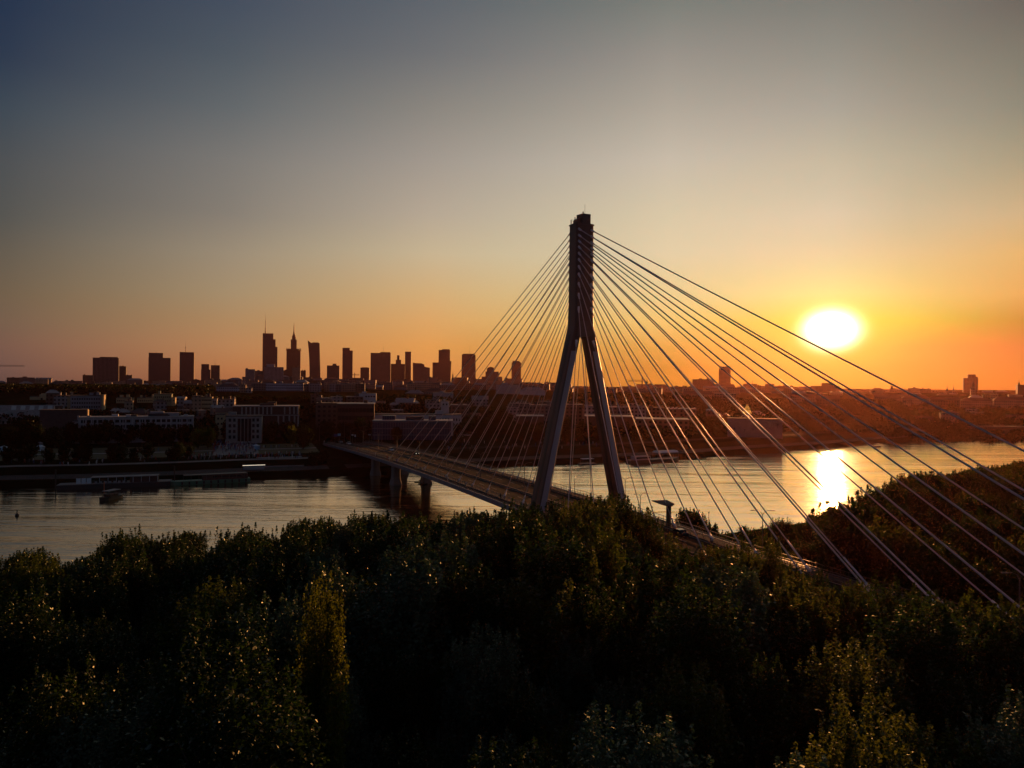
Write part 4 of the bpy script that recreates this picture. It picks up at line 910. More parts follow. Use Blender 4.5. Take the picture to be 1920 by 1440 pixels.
LM = {
 'dark': leafmat('dark leaves', (0.016, 0.028, 0.008), (0.024, 0.055, 0.007)),
 'olive': leafmat('olive leaves', (0.024, 0.038, 0.010), (0.036, 0.075, 0.008)),
 'silver': leafmat('silver highlight leaves', (0.085, 0.120, 0.075), (0.05, 0.10, 0.02), 0.5, 0.25),  # pale leaf undersides, lightened further for skylit crown highlights
 'yellow': leafmat('yellow green leaves', (0.045, 0.060, 0.008), (0.20, 0.24, 0.009), 0.3, 0.5),
 'lime': leafmat('light green leaves', (0.036, 0.055, 0.010), (0.09, 0.13, 0.010), 0.3, 0.45),
 'bronze': leafmat('bronze green leaves', (0.036, 0.040, 0.012), (0.095, 0.12, 0.014), 0.3, 0.5),
 'far': leafmat('far leaves', (0.016, 0.020, 0.008), (0.02, 0.026, 0.004), 0.1, 0.3),
}
HERE = {}
def tree_kind(key, seed, H, R, nsh, nl, leaf, m, kind, narrow=0.0, limbs=26, r0=0.26):
    rs = np.random.default_rng(seed)
    p, sh = crown_pts(rs, H, R, nsh, nl, narrow)
    me = quads_mesh('crown', p, leaf * rs.uniform(0.55, 1.3, nl), rs); me.materials.append(LM[m])
    tm = trunk_mb(sh, H, rs, limbs, r0).build('trunk', M['bark'])
    root = bpy.data.objects.new(kind, None); root.empty_display_size = 0.5
    HERE[key] = (me, tm.data, H, kind); bpy.data.objects.remove(tm)
UNI = []                                                     # things whose labels get their place in a row
def put_tree(key, x, y, z, h, label, cat, group, wide=1.0):
    me, tm, H, kind = HERE[key]
    r = thing(kind, (x, y, z), label, cat, group, rnd.uniform(0, 6.28))
    s = h / H; r.scale = (s * wide, s * wide, s)
    for nm_, d_ in (('crown', me), ('trunk', tm)):
        o = bpy.data.objects.new(nm_, d_); C.objects.link(o); o.parent = r
    UNI.append(r); return r
for i, mm_ in enumerate(('dark', 'olive', 'dark', 'silver', 'olive', 'silver', 'bronze', 'lime', 'dark')):
    tree_kind('A%d' % i, 40 + i, 17, 3.3, 170, 46000, 0.105, mm_, 'poplar_tree')
    tree_kind('B%d' % i, 70 + i, 17, 3.4, 140, 27000, 0.14, mm_, 'poplar_tree')
tree_kind('COL', 99, 24, 2.3, 220, 44000, 0.115, 'yellow', 'columnar_poplar', 0.5)
for i, mm_ in enumerate(('dark', 'olive', 'bronze')):
    tree_kind('W%d' % i, 120 + i, 12, 4.6, 120, 15000, 0.26, mm_, 'broad_tree', limbs=16)
    tree_kind('S%d' % i, 130 + i, 3.2, 1.9, 40, 2600, 0.16, mm_, 'bush', limbs=8, r0=0.08)
    tree_kind('F%d' % i, 140 + i, 11, 3.9, 60, 3400, 0.42, 'far' if i else 'dark', 'park_tree', limbs=8)
tree_kind('FY', 150, 11, 4.0, 60, 3600, 0.40, 'yellow', 'park_tree', limbs=8)
HUE = {'dark': 'dark green', 'olive': 'olive green', 'silver': 'silvery', 'bronze': 'bronze tinted', 'lime': 'light green', 'yellow': 'yellow green'}
KMAT = ('dark', 'olive', 'dark', 'silver', 'olive', 'silver', 'bronze', 'lime', 'dark')
VPU = [-80, 0, 60, 130, 180, 240, 290, 330, 370, 400, 440, 480, 520, 560, 600, 640, 660, 700, 760, 800, 850, 880, 930, 1000, 1090, 1180, 1215, 1250, 1300, 1350, 1385, 1420, 1450, 1500, 1560, 1640, 1700, 1760, 1850, 1920, 2000]
VPV = [1035, 1040, 1022, 1048, 1030, 986, 1015, 990, 990, 1035, 985, 990, 1012, 968, 966, 975, 958, 962, 968, 965, 985, 952, 962, 938, 934, 932, 968, 1012, 1032, 1026, 1046, 1006, 1058, 1080, 1084, 1106, 1118, 1108, 1124, 1156, 1176]
def px(x, y, z):
    a, b_ = 960 + x / y * F, 720 - (z - CH) / y * F
    return a - ROLL * (b_ - 720), b_ + ROLL * (a - 960)
UZ = [(150, 'at the left edge'), (330, 'in the left thicket'), (520, 'left of the columnar poplar'), (700, 'beside the columnar poplar'), (880, 'left of the bridge curve'), (1060, 'below the left pylon leg'),
      (1230, 'below the right pylon leg'), (1400, 'below the bridge deck end'), (1560, 'under the right cable ends'), (1740, 'in the right thicket'), (3000, 'at the right edge')]
def uz(u): return next(t_ for a, t_ in UZ if u < a)
def vz(v): return 'topmost' if v < 1020 else 'upper' if v < 1100 else 'middle' if v < 1190 else 'lower' if v < 1300 else 'bottom'
rs0 = random.Random(11); cnt = 0; occupied = []
yy = 29.0
while yy < 150:
    stp = 5.6 + yy * 0.014; xx = -0.82 * yy - 6
    while xx < 0.85 * yy + 6:
        x = xx + rs0.uniform(-1.5, 1.5); y = yy + rs0.uniform(-1.6, 1.6); xx += stp * 1.04
        q = Vector((x, y, 0)) - BP; so_, oo = q.dot(BD), q.dot(BN)
        if oo > OL - 3.0 or dnear(x, y) < 2: continue
        z0 = th(x, y); u, _ = px(x, y, 15)
        if u < -90 or u > 2020 or (abs(u - 612) < 70 and y < 52): continue
        vp = float(np.interp(u, VPU, VPV)); a_, b_ = dr(u, vp)
        zm = CH - (b_ - 720) * y / F
        lim = zm - z0 - 1.4; nat = rs0.uniform(9.5, 16.5) if rs0.random() < 0.72 else rs0.uniform(17, 21)
        if y > 100: nat = rs0.uniform(13, 21)
        if oo > OL - 11 and so_ > 22: nat = 30
        h = min(nat, lim - rs0.uniform(0, 1.2) * (y < 100), 21)
        if h < 5.0: continue
        i = rs0.choice((0, 1, 2, 2, 3, 4, 4, 5, 6, 7, 8)); 
        if u > 1000 and rs0.random() < 0.2: i = 6
        if u > 600 and y < 85 and rs0.random() < 0.42: i = rs0.choice((3, 5))  # extra silver crowns stand in for skylit highlights
        if u < 900 and i in (6,): i = 0
        ut, vt_ = px(x, y, z0 + h)
        size = 'low' if h < 10 else 'short' if h < 13 else 'tall' if h < 16.5 else 'very tall'
        put_tree(('A' if y < 72 else 'B') + str(i), x, y, z0 - 0.2, h, f'{size} {HUE[KMAT[i]]} poplar, {vz(vt_)} rows {uz(ut)}', 'tree', 'poplars in the foreground riverside wood', rs0.uniform(1.05, 1.45) * (1 if h > 12 else 1.25))
        cnt += 1
    yy += stp * 0.9
for kk, (oo, st_) in enumerate(((-17.2, 3.6), (-21.0, 4.6))):
    for s in np.arange(34 + kk, 150, st_):
        p = B(s + rs0.uniform(-0.6, 0.6), oo + rs0.uniform(-0.5, 0.5), z=0); x, y = p.x, p.y
        if y < 30: continue
        u, _ = px(x, y, 18); z0 = th(x, y); a_, b_ = dr(u, float(np.interp(u, VPU, VPV))); lim = CH - (b_ - 720) * y / F - z0
        if u > 1990: continue
        h = max(9, min(lim - 0.6 + rs0.uniform(-2.6, 0.6) * (1 + kk * 0.6), 22)); i = rs0.choice((0, 1, 4, 6, 7))
        put_tree('B%d' % i, x, y, z0 - 0.2, h, f'{HUE[KMAT[i]]} poplar in the {"row touching the bridge deck edge" if kk == 0 else "second row from the bridge deck edge"}', 'tree', 'poplars along the bridge deck', rs0.uniform(0.85, 1.1))
x, y = inv(606, 1400, 6); xc_, zc_ = at(606, 1066, 50)
put_tree('COL', xc_, 50, 3, zc_ - 5.4, 'tall narrow columnar poplar speckled with gold leaves, left of centre', 'tree', None, 0.78)
# beyond the deck: riverside slope on the right
QU = [1190, 1230, 1262, 1290, 1320, 1345, 1380, 1440, 1480, 1500, 1520, 1545, 1600, 1640, 1660, 1700, 1760, 1830, 1920, 2010]
QV = [1000, 985, 956, 950, 962, 985, 992, 975, 966, 955, 948, 958, 940, 920, 905, 889, 884, 876, 862, 850]
cnt2 = 0; yy = 108.0
while yy < 330:
    stp = 7.0 if yy < 170 else 8.6; xx = 0.2 * yy
    while xx < 0.84 * yy + 8:
        x = xx + rs0.uniform(-2, 2); y = yy + rs0.uniform(-2, 2); xx += stp
        q = Vector((x, y, 0)) - BP; oo = q.dot(BN)
        if oo < OR + 3.5 or dnear(x, y) < 1.5: continue
        z0 = th(x, y); u, _ = px(x, y, 8)
        if u > 2010 or u < 1195: continue
        vp = float(np.interp(u, QU, QV)); a_, b_ = dr(u, vp); lim = CH - (b_ - 720) * y / F - z0
        meadow = u < 1560 and oo < 62
        if meadow and not (1250 < u < 1330 and oo > 18):
            if rs0.random() < 0.45: continue
            h = min(rs0.uniform(1.6, 3.4), lim)
            if h < 1.0: continue
            put_tree('S%d' % rs0.randint(0, 2), x, y, z0 - 0.1, h, f"{'low' if h < 2.4 else 'rounded'} bush on the meadow beyond the bridge {uz(u)}", 'bush', 'bushes on the riverside meadow', rs0.uniform(0.9, 1.5))
        else:
            h = min(rs0.uniform(6.5, 15), lim - 0.8 - rs0.uniform(0, 2.0))
            if h < 3.0: continue
            i = rs0.choice((0, 0, 1, 2)); ut, vt_ = px(x, y, z0 + h)
            put_tree('W%d' % i, x, y, z0 - 0.2, h, f"{'low' if h < 8 else 'middling' if h < 11.5 else 'tall'} {HUE[('dark', 'olive', 'bronze')[i]]} broad tree, {'top' if vt_ < 900 else 'high' if vt_ < 940 else 'middle' if vt_ < 985 else 'low' if vt_ < 1040 else 'bottom'} {'left' if ut < 1500 else 'middle' if ut < 1680 else 'right' if ut < 1820 else 'rightmost'} part of the far slope", 'tree', 'broad trees on the riverside slope', rs0.uniform(0.9, 1.25))
        cnt2 += 1
    yy += stp * 0.9
print('TREES', cnt, cnt2)
# trees of the far bank parks, one by one
def far_tree(u, v, d, h, key=None, label=None):
    """tree seen at column u standing d metres inland"""
    best = None
    for Y in np.arange(255, 900, 3.0):
        x = (dr(u, 760)[0] - 960) / F * Y
        dd = dfar(x, Y)
        if dd >= d: best = (x, Y); break
    if not best: return
    x, Y = best; z0 = th(x, Y); k = key or 'F%d' % rs0.randint(0, 2)
    where = 'on the lower bank' if d < 35 else 'in the park strip' if d < 90 else 'before the buildings' if d < 150 else 'among the buildings'
    put_tree(k, x, Y, z0 - 0.3, h, label or f"{'small' if h < 7 else 'large' if h > 10 else 'middling'} {'dark' if k != 'FY' else 'yellowish'} tree {where} {zone(u)}", 'tree', 'park trees along the far bank', rs0.uniform(0.9, 1.4))
for u0, u1, n_, d0, d1, h0, h1 in ((0, 560, 34, 96, 122, 8, 12), (0, 380, 14, 26, 40, 5, 8), (40, 340, 7, 96, 112, 6, 9), (560, 700, 10, 60, 130, 7, 12), (700, 960, 12, 90, 140, 6, 9), (960, 1360, 24, 40, 110, 7, 11), (1660, 1920, 18, 60, 150, 7, 11), (1340, 1440, 5, 40, 100, 5, 8), (100, 720, 14, 200, 260, 6, 9), (860, 1300, 16, 120, 220, 6, 9)):
    for k in range(n_):
        far_tree(u0 + (u1 - u0) * (k + rs0.uniform(0, 1)) / n_, 800, rs0.uniform(d0, d1), rs0.uniform(h0, h1))
far_tree(372, 800, 78, 9.5, 'FY', 'yellow lit tree at the left of the crowd on the far bank'); far_tree(391, 800, 76, 10, 'FY', 'yellow lit tree nearest the crowd on the far bank')
far_tree(577, 800, 74, 9, 'FY', 'yellow lit tree beside the far end of the bridge'); far_tree(549, 800, 80, 10, 'FY', 'yellow lit tree left of the far end of the bridge')
far_tree(588, 800, 12, 6, 'F0', 'dark bushy tree on the quay below the bridge end'); far_tree(608, 800, 11, 7, 'F1', 'dark bushy tree under the far end of the bridge')
# woods on the escarpment, too many to tell apart
def woodland(u0, u1, Y0, Y1, n, seed, vl, label, hmin=6, hmax=12):
    rs = np.random.default_rng(seed); pts = []; sz = []
    for _ in range(n):
        u = rs.uniform(u0, u1); Y = rs.uniform(Y0, Y1); x = (dr(u, 750)[0] - 960) / F * Y; z0 = th(x, Y)
        lim = at(u, float(np.interp(u, vl[0], vl[1])) + rs.uniform(0, 3), Y)[1] - z0
        h = min(rs.uniform(hmin, hmax), lim); m_ = 150
        if h < 1.2: continue
        R = rs.uniform(3.5, 5.5)
        v = rs.normal(size=(m_, 3)); v /= np.linalg.norm(v, axis=1)[:, None]; v *= rs.uniform(0.55, 1.05, m_)[:, None]
        pts.append(np.stack([x + v[:, 0] * R, Y + v[:, 1] * R, z0 + h * 0.55 + v[:, 2] * h * 0.47], 1)); sz.append(rs.uniform(0.5, 1.1, m_))
    p = np.concatenate(pts); s = np.concatenate(sz)
    me = quads_mesh('woodland', p, s, rs, 0.8); me.materials.append(LM['far'])
    o = bpy.data.objects.new('woodland', me); C.objects.link(o); o['label'] = label; o['category'] = 'wood'; o['kind'] = 'stuff'
woodland(-20, 900, 640, 1000, 900, 1, ((0, 395, 402, 690, 760, 900), (719, 721, 741, 743, 738, 744)), 'dark wooded escarpment running below the skyline on the left')
woodland(-20, 570, 455, 590, 420, 3, ((0, 400, 570), (764, 768, 760)), 'low dark trees between the cream houses and the long office building', 4, 9)
woodland(590, 960, 540, 640, 260, 4, ((590, 700, 960), (753, 754, 762)), 'dark trees behind the brick halls left of the stay cables', 5, 9)
woodland(1040, 1460, 640, 900, 420, 2, ((1040, 1250, 1450, 1960), (735, 738, 742, 750)), 'dark wooded slope below the old town on the right')
woodland(1660, 1960, 640, 900, 330, 7, ((1450, 1960), (744, 750)), 'dark wooded slope right of the sun glare below the old town')
woodland(1440, 1680, 820, 980, 260, 8, ((1440, 1680), (746, 748)), 'dark wooded ridge under the sun glare')
woodland(1290, 1465, 520, 620, 170, 5, ((1290, 1960), (778, 784)), 'dark trees along the foot of the slope behind the mural wall')
woodland(1655, 1960, 560, 640, 190, 9, ((1290, 1960), (778, 784)), 'dark riverside trees at the foot of the old town')
woodland(1440, 1680, 560, 800, 420, 10, ((1440, 1680), (768, 772)), 'low scrub on the gentle bank under the sun glare', 1.5, 3)
woodland(860, 1300, 480, 540, 160, 6, ((860, 1300), (792, 800)), 'dark shrubbery in front of the low halls behind the pylon', 4, 7)
# rough undergrowth on the near bank
rs = np.random.default_rng(8); n_ = 60000
X = rs.uniform(-110, 230, n_); Yv = rs.uniform(26, 330, n_); msk = np.abs(X) < 0.85 * Yv + 5
X, Yv = X[msk], Yv[msk]; D = np.array([dnear(a, b_) for a, b_ in zip(X, Yv)]); msk = D > 0.5; X, Yv, D = X[msk], Yv[msk], D[msk]
Z = np.interp(D, [a for a, _ in NP_], [b_ for _, b_ in NP_]) + rs.uniform(0, 0.7, len(X))
me = quads_mesh('undergrowth', np.stack([X, Yv, Z], 1), rs.uniform(0.2, 0.55, len(X)), rs, 0.35, 2.0); me.materials.append(LM['olive'])
o = bpy.data.objects.new('undergrowth', me); C.objects.link(o); o['label'] = 'rough grass and weeds covering the near bank'; o['category'] = 'undergrowth'; o['kind'] = 'stuff'

# ------------------------------------------------------------------ people, cars, lamps, boats
def skin_person(name, joints, edges):
    me = bpy.data.meshes.new(name); me.from_pydata([j[:3] for j in joints], edges, []); o = bpy.data.objects.new(name, me); C.objects.link(o)
    md = o.modifiers.new('skin', 'SKIN'); sv = me.skin_vertices[0].data
    for i, j in enumerate(joints): sv[i].radius = (j[3], j[3])
    sv[0].use_root = True
    sb = o.modifiers.new('sub', 'SUBSURF'); sb.levels = 1
    dg = bpy.context.evaluated_depsgraph_get(); m2 = bpy.data.meshes.new_from_object(o.evaluated_get(dg)); bpy.data.objects.remove(o)
    m2.polygons.foreach_set('use_smooth', [True] * len(m2.polygons)); return m2
def body(stride=0.12, arm=0.1, lean=0.0, bent=False):
    J = [(0, 0, 0.95, 0.14), (0, lean * 0.4, 1.2, 0.13), (0, lean, 1.42, 0.12), (0, lean * 1.1, 1.53, 0.055), (0, lean * 1.2, 1.62, 0.085), (0, lean * 1.2, 1.72, 0.075)]
    E_ = [(0, 1), (1, 2), (2, 3), (3, 4), (4, 5)]
    for s in (-1, 1):
        b0 = len(J); f_ = stride * s
        J += [(s * 0.1, 0, 0.88, 0.095), (s * 0.1, f_ + (0.3 if bent else 0.03), 0.50, 0.065), (s * 0.1, f_ * 1.6 + (0.1 if bent else 0), 0.08, 0.045), (s * 0.1, f_ * 1.6 + 0.14, 0.04, 0.04)]
        E_ += [(0, b0), (b0, b0 + 1), (b0 + 1, b0 + 2), (b0 + 2, b0 + 3)]
        b1 = len(J)
        J += [(s * 0.19, lean, 1.40, 0.055), (s * 0.24, lean - f_ * 0.8 + (0.15 if bent else 0), 1.13, 0.045), (s * 0.24, lean - f_ * 1.6 + (0.4 if bent else 0.06), 0.9 if not bent else 1.05, 0.033)]
        E_ += [(2, b1), (b1, b1 + 1), (b1 + 1, b1 + 2)]
    return J, E_
PB = [skin_person('body', *body(0.16)), skin_person('body', *body(0.03)), skin_person('body', *body(0.1, lean=0.35, bent=True))]
hair = MB().lathe((0, 0.0, 1.66), [(0.085, -0.04), (0.1, 0.02), (0.085, 0.09), (0.02, 0.125)], 8).build('hair', M['dark']); HAIR = hair.data; bpy.data.objects.remove(hair)
def person(x, y, z, rz, k, cloth, label, group):
    me = PB[k].copy() if False else PB[k]
    r = thing('person', (x, y, z), label, 'person', group, rz)
    o = bpy.data.objects.new('body', me); C.objects.link(o); o.parent = r
    if not me.materials: me.materials.append(None)
    o.material_slots[0].link = 'OBJECT'; o.material_slots[0].material = M['cloth_' + cloth]
    h = bpy.data.objects.new('hair', HAIR); C.objects.link(h); h.parent = r
    if k == 2: h.location = (0, 0.42, 0)
    UNI.append(r); return r
def deck_at(u, v, dz=0.1):
    a, b_ = dr(u, v); z = 11.0
    for _ in range(12):
        Y = (CH - z) * F / (b_ - 720); x = (a - 960) / F * Y; s = (Vector((x, Y, 0)) - BP).dot(BD); z = bz(s) + dz
    return s, (Vector((x, Y, 0)) - BP).dot(BN)
HEAD = math.atan2(BD.y, BD.x)
pos = [(613, 831), (623, 835), (664, 846), (671, 847), (684, 852), (698, 856), (701, 857), (716, 862), (745, 868), (790, 884), (842, 903), (930, 938)]
for i, (u, v) in enumerate(pos):
    s, o_ = deck_at(u, v); p = B(s, min(-11.3, max(-12.7, -12 + ((i * 37) % 10 - 5) * 0.14)), 0.1)
    cl = ('white', 'black', 'red', 'blue', 'grey')[i % 5]
    person(p.x, p.y, p.z, HEAD - math.pi / 2 + (math.pi if i % 2 else 0), i % 2, cl, f'person in {cl} walking on the near footway of the bridge', 'people walking on the bridge')
wheel = MB()
for k in range(16):
    a = 2 * math.pi * k / 16; c_ = 2 * math.pi * (k + 1) / 16
    wheel.tube((0, 0.33 * math.cos(a), 0.33 * math.sin(a)), (0, 0.33 * math.cos(c_), 0.33 * math.sin(c_)), 0.025, n=4)
    if k % 4 == 0: wheel.tube((0, 0, 0), (0, 0.33 * math.cos(a), 0.33 * math.sin(a)), 0.01, n=3)
wo = wheel.build('wheel', M['dark']); WH = wo.data; bpy.data.objects.remove(wo)
for i, (u, v) in enumerate(((728, 864), (733, 865), (871, 914), (778, 880))):
    s, _ = deck_at(u, v); p = B(s, -12.0 + 0.5 * (i % 2), 0.1); rz = HEAD - math.pi / 2
    lb = ('white', 'black', 'white', 'grey')[i]
    r = thing('bicycle', tuple(p), f'bicycle ridden by the person in {lb} on the near footway', 'bicycle', 'bicycles on the bridge', rz)
    UNI.append(r)
    for yy_ in (-0.52, 0.52):
        o = bpy.data.objects.new('wheel', WH); C.objects.link(o); o.parent = r; o.location = (0, yy_, 0.35)
    rr2 = bpy.data.objects.new
    m = MB(); P_ = [Vector(a) for a in ((0, -0.52, 0.35), (0, -0.08, 0.32), (0, -0.22, 0.88), (0, 0.38, 0.86), (0, 0.52, 0.35))]
    for a, c_ in ((0, 1), (0, 2), (1, 2), (2, 3), (1, 3), (3, 4)): m.tube(P_[a], P_[c_], 0.02, n=4)
    m.tube((-0.25, 0.36, 0.98), (0.25, 0.36, 0.98), 0.015, n=4).box(-0.07, 0.07, -0.36, -0.12, 0.9, 0.95)
    o = m.build('frame', M['dark']); o.parent = r
    person(p.x, p.y, p.z + 0.08, rz, 2, lb, f'person in {lb} riding a bicycle on the near footway', 'cyclists on the bridge')
def car(s, o_, cn, label, flip=False, lights=True):
    p = B(s, o_, 0.01); r = thing('car', tuple(p), label, 'car', 'cars on the bridge', HEAD + (math.pi if flip else 0))
    prof = [(-2.15, 0.25), (-2.2, 0.62), (-2.05, 0.92), (-1.6, 0.98), (1.0, 0.92), (1.95, 0.78), (2.15, 0.6), (2.15, 0.25)]
    W2 = 0.88
    def pl(m, pr, w0, w1):
        return m.extr([[(x, yy_, z) for x, z in pr] for yy_ in (-w0, w0)] if w0 == w1 else [[(x * 0.97, -w0, z) for x, z in pr], [(x, -w1, z) for x, z in pr], [(x, w1, z) for x, z in pr], [(x * 0.97, w0, z) for x, z in pr]], None)
    def lb(m, nm, mt): o = m.build(nm, mt); o.parent = r; return o
    lb(pl(MB(), prof, W2 - 0.08, W2), 'body', M['car_' + cn])
    lb(pl(MB(), [(-1.75, 0.96), (-1.35, 1.38), (0.25, 1.40), (1.05, 0.93)], W2 - 0.14, W2 - 0.08), 'windows', M['glass'])
    lb(pl(MB(), [(-1.38, 1.37), (-1.25, 1.44), (0.15, 1.45), (0.28, 1.39)], W2 - 0.17, W2 - 0.15), 'roof', M['car_' + cn])
    for x in (-1.35, 1.35):
        for sy in (-1, 1):
            lb(MB().tube((x, sy * 0.68, 0.32), (x, sy * 0.9, 0.32), 0.32, n=12), 'wheel', M['dark'])
    for sy in (-1, 1):
        lb(MB().box(2.08, 2.18, sy * 0.62 - 0.15, sy * 0.62 + 0.15, 0.6, 0.74), 'headlight', M['lampglow'] if lights else M['skylight'])
        lb(MB().box(-2.2, -2.1, sy * 0.66 - 0.12, sy * 0.66 + 0.12, 0.7, 0.85), 'tail_light', M['car_red'])
for (u, v, cn, lb, fl, li) in ((649, 833, 'white', 'white car nearest the far end of the bridge', False, False), (636, 830, 'grey', 'grey car just behind the white car near the far bridge end', False, False),
        (733, 845, 'white', 'white car on the far lanes beside the first stay cables', False, False), (776, 852, 'black', 'black car with lit headlights on the far lanes', False, True),
        (1273, 1003, 'black', 'black car on the deck right of the pylon above the trees', True, False)):
    s, o_ = deck_at(u, v); o_ = min((-6.9, -2.9, 2.9, 6.9), key=lambda q_: abs(q_ - o_)); car(s, o_, cn, lb, fl, li)
# street lamps
def lamp(x, y, z, h, arms, rz, label, kind='double'):
    r = thing('street_lamp', (x, y, z), label, 'street lamp', 'street lamps along the bridge', rz)
    def lb(m, nm, mt, pp=None): o = m.build(nm, mt); o.parent = pp or r; return o
    lb(MB().tube((0, 0, 0), (0, 0, h - 0.6), 0.11, 0.07, 8), 'pole', M['rail'])
    for s in arms:
        m = MB(); pr = (0, 0, h - 0.7)
        for a, c_ in ((0.35, h - 0.15), (0.9, h + 0.05), (1.5, h + 0.08)): m.tube(pr, (s * a, 0, c_), 0.05, n=6); pr = (s * a, 0, c_)
        ar = lb(m, 'arm', M['rail'])
        lb(MB().extr([[(s * xx_, yy_, h + zz_) for yy_, zz_ in ((-0.16, 0.0), (0.16, 0.0), (0.1, 0.13), (-0.1, 0.13))] for xx_ in (1.45, 2.2)], None), 'lamp_head', M['rail'])
    UNI.append(r); return r
for (s, o_, h, arms, lb) in ((-20, 0, 9.5, (-1, 1), None), (22, 13.4, 6.5, (1,), None), (-70, 0, 9.5, (-1, 1), None), (-120, 0, 9.5, (-1, 1), None), (-165, 0, 9.5, (-1, 1), None), (-210, 0, 9.5, (-1, 1), None), (-240, 0, 9.5, (-1, 1), None)):
    pass
def lamp_px(u, vt, vb, arms, label, rz=0.0, zb=None, Yd=None):
    """lamp whose top is seen at (u, vt), standing at depth Yd"""
    x, zt = at(u, vt, Yd); zb = th(x, Yd) if zb is None else zb
    return lamp(x, Yd, zb, zt - zb, arms, rz, label)
q = B(12, OR + 1.6); lamp_px(1172.5, 896, 0, (-1, 1), 'double armed lamp just right of the right pylon leg', 0.0, None, 190)
lamp_px(1201, 926, 0, (-1, 1), 'short twin headed lamp right of the pylon on the river path', 0.6, None, 182)
lamp_px(1077.5, 896, 0, (1,), 'single lamp standing between the two pylon legs', 1.4, None, 196)
lamp_px(1329, 964, 0, (1,), 'single lamp beside the round bush beyond the deck', 1.3, None, 150)
lamp_px(1430, 958, 0, (-1, 1), 'double armed lamp among the right stay cables', 0.0, None, 130)
lamp_px(1912, 1075, 0, (-1,), 'lamp arm poking in at the right edge among the cables', 0.0, None, 84)
for k, s in enumerate((-252, -222, -190, -158, -126, -94, -62, -30)):
    p = B(s, 0, 0.2); lamp(p.x, p.y, p.z, 8.0, (-1, 1), HEAD + math.pi / 2, 'double armed lamp on the bridge median')
# shelter with tilted roof by the deck
p = B(24, OR + 2.4, z=3.0); x, z = at(1247, 946, p.y)
r = thing('lift_shelter', (x, p.y, 3.0), 'lift tower with a tilted dark angular roof beside the bridge deck', 'shelter')
MB().box(x + 0.35, x + 1.25, p.y - 0.5, p.y + 0.5, 3.0, z + 0.05).build('column', M['dark'], r)
k_ = 0.72
top_ = [(-4.9, -0.2, 1.05), (-2.0, -1.8, 0.15), (0.6, -2.2, -0.45), (2.1, -0.6, 0.15), (0.2, 1.6, 0.95)]
MB().add([(x + a * k_ + 0.5, p.y + b_ * k_, z + c_ * k_) for a, b_, c_ in top_] + [(x + a * k_ + 0.5, p.y + b_ * k_, z + c_ * k_ + 0.16) for a, b_, c_ in top_],
         [(4, 3, 2, 1, 0), (5, 6, 7, 8, 9), (0, 1, 6, 5), (1, 2, 7, 6), (2, 3, 8, 7), (3, 4, 9, 8), (4, 0, 5, 9)]).build('roof', mat('shelter roof', (0.07, 0.06, 0.06), 0.5, noise=0.1), r)
# road signs by the far end of the bridge
for (u, v, w_, h_, mt, lb) in ((628, 816, 3.6, 1.6, 'car_blue', 'blue direction sign over the road at the far end of the bridge'), (636, 815, 1.8, 1.4, 'tentblue', 'small bright blue sign panel right of the direction sign'),
                        (661, 815.5, 1.1, 0.7, 'tent', 'small white rectangular sign on a tall pole past the bridge'), (666, 817, 0.8, 1.3, 'tent', 'white shield shaped sign on a pole past the bridge'), (693, 815, 1.6, 0.7, 'white2', 'pale lamp like sign right of the white signs')):
    Yd = 418; x, z = at(u, v, Yd); g0 = th(x, Yd)
    r = thing('road_sign', (x, Yd, g0), lb, 'road sign')
    MB().tube((x, Yd, g0), (x, Yd, z), 0.09, n=6).build('pole', M['rail'], r); MB().box(x - w_ / 2, x + w_ / 2, Yd - 0.14, Yd - 0.06, z - h_ / 2, z + h_ / 2).build('panel', M[mt], r)
for k, u in enumerate((593, 599, 646, 682, 697, 716)):
    x, z = at(u, 800, 425); g0 = th(x, 425)
    lamp(x, 425, g0, z - g0 + (k % 3), (-1, 1) if k % 2 else (1,), 0.3 * k, 'tall lamp on the road past the far end of the bridge')
x, z = at(602, 747, 640); g0 = th(x, 640); r = thing('lit_lamp', (x, 640, g0), 'single glowing orange lamp among the dark trees above the brick hall', 'lamp')
MB().tube((x, 640, g0), (x, 640, z), 0.1, n=6).build('pole', M['dark'], r); MB().lathe((x, 640, z), [(0.1, 0), (0.55, 0.2), (0.55, 0.8), (0.1, 1.0)], 8).build('globe', M['gold'], r)

def frame_at(u, v, z=0.0, du=40):
    x, y = inv(u, v, z); a = A(x, y); p0 = along(a - 15, 0); p1 = along(a + 15, 0)
    return x, y, math.atan2(p1[1] - p0[1], p1[0] - p0[0])
def hull(L_, Wd, h, mt, r, bow=0.35, name='hull', z0=-0.5):
    m = MB(); st = []
    for i in range(9):
        f_ = i / 8; x = (f_ - 0.5) * L_; w = Wd / 2 * (1 - max(0, (f_ - (1 - bow)) / bow) ** 2 * 0.85) * (0.86 + 0.14 * min(1, f_ * 6)); sh = h * (1 + 0.25 * max(0, (f_ - 0.75) * 4) ** 2)
        st.append([(x, -w * 0.8, z0), (x, w * 0.8, z0), (x, w, sh), (x, -w, sh)])
    m.extr(st, None); o = m.build(name, mt); o.parent = r; return o
def lp(m, nm, mt, pp): o = m.build(nm, mt); o.parent = pp; return o
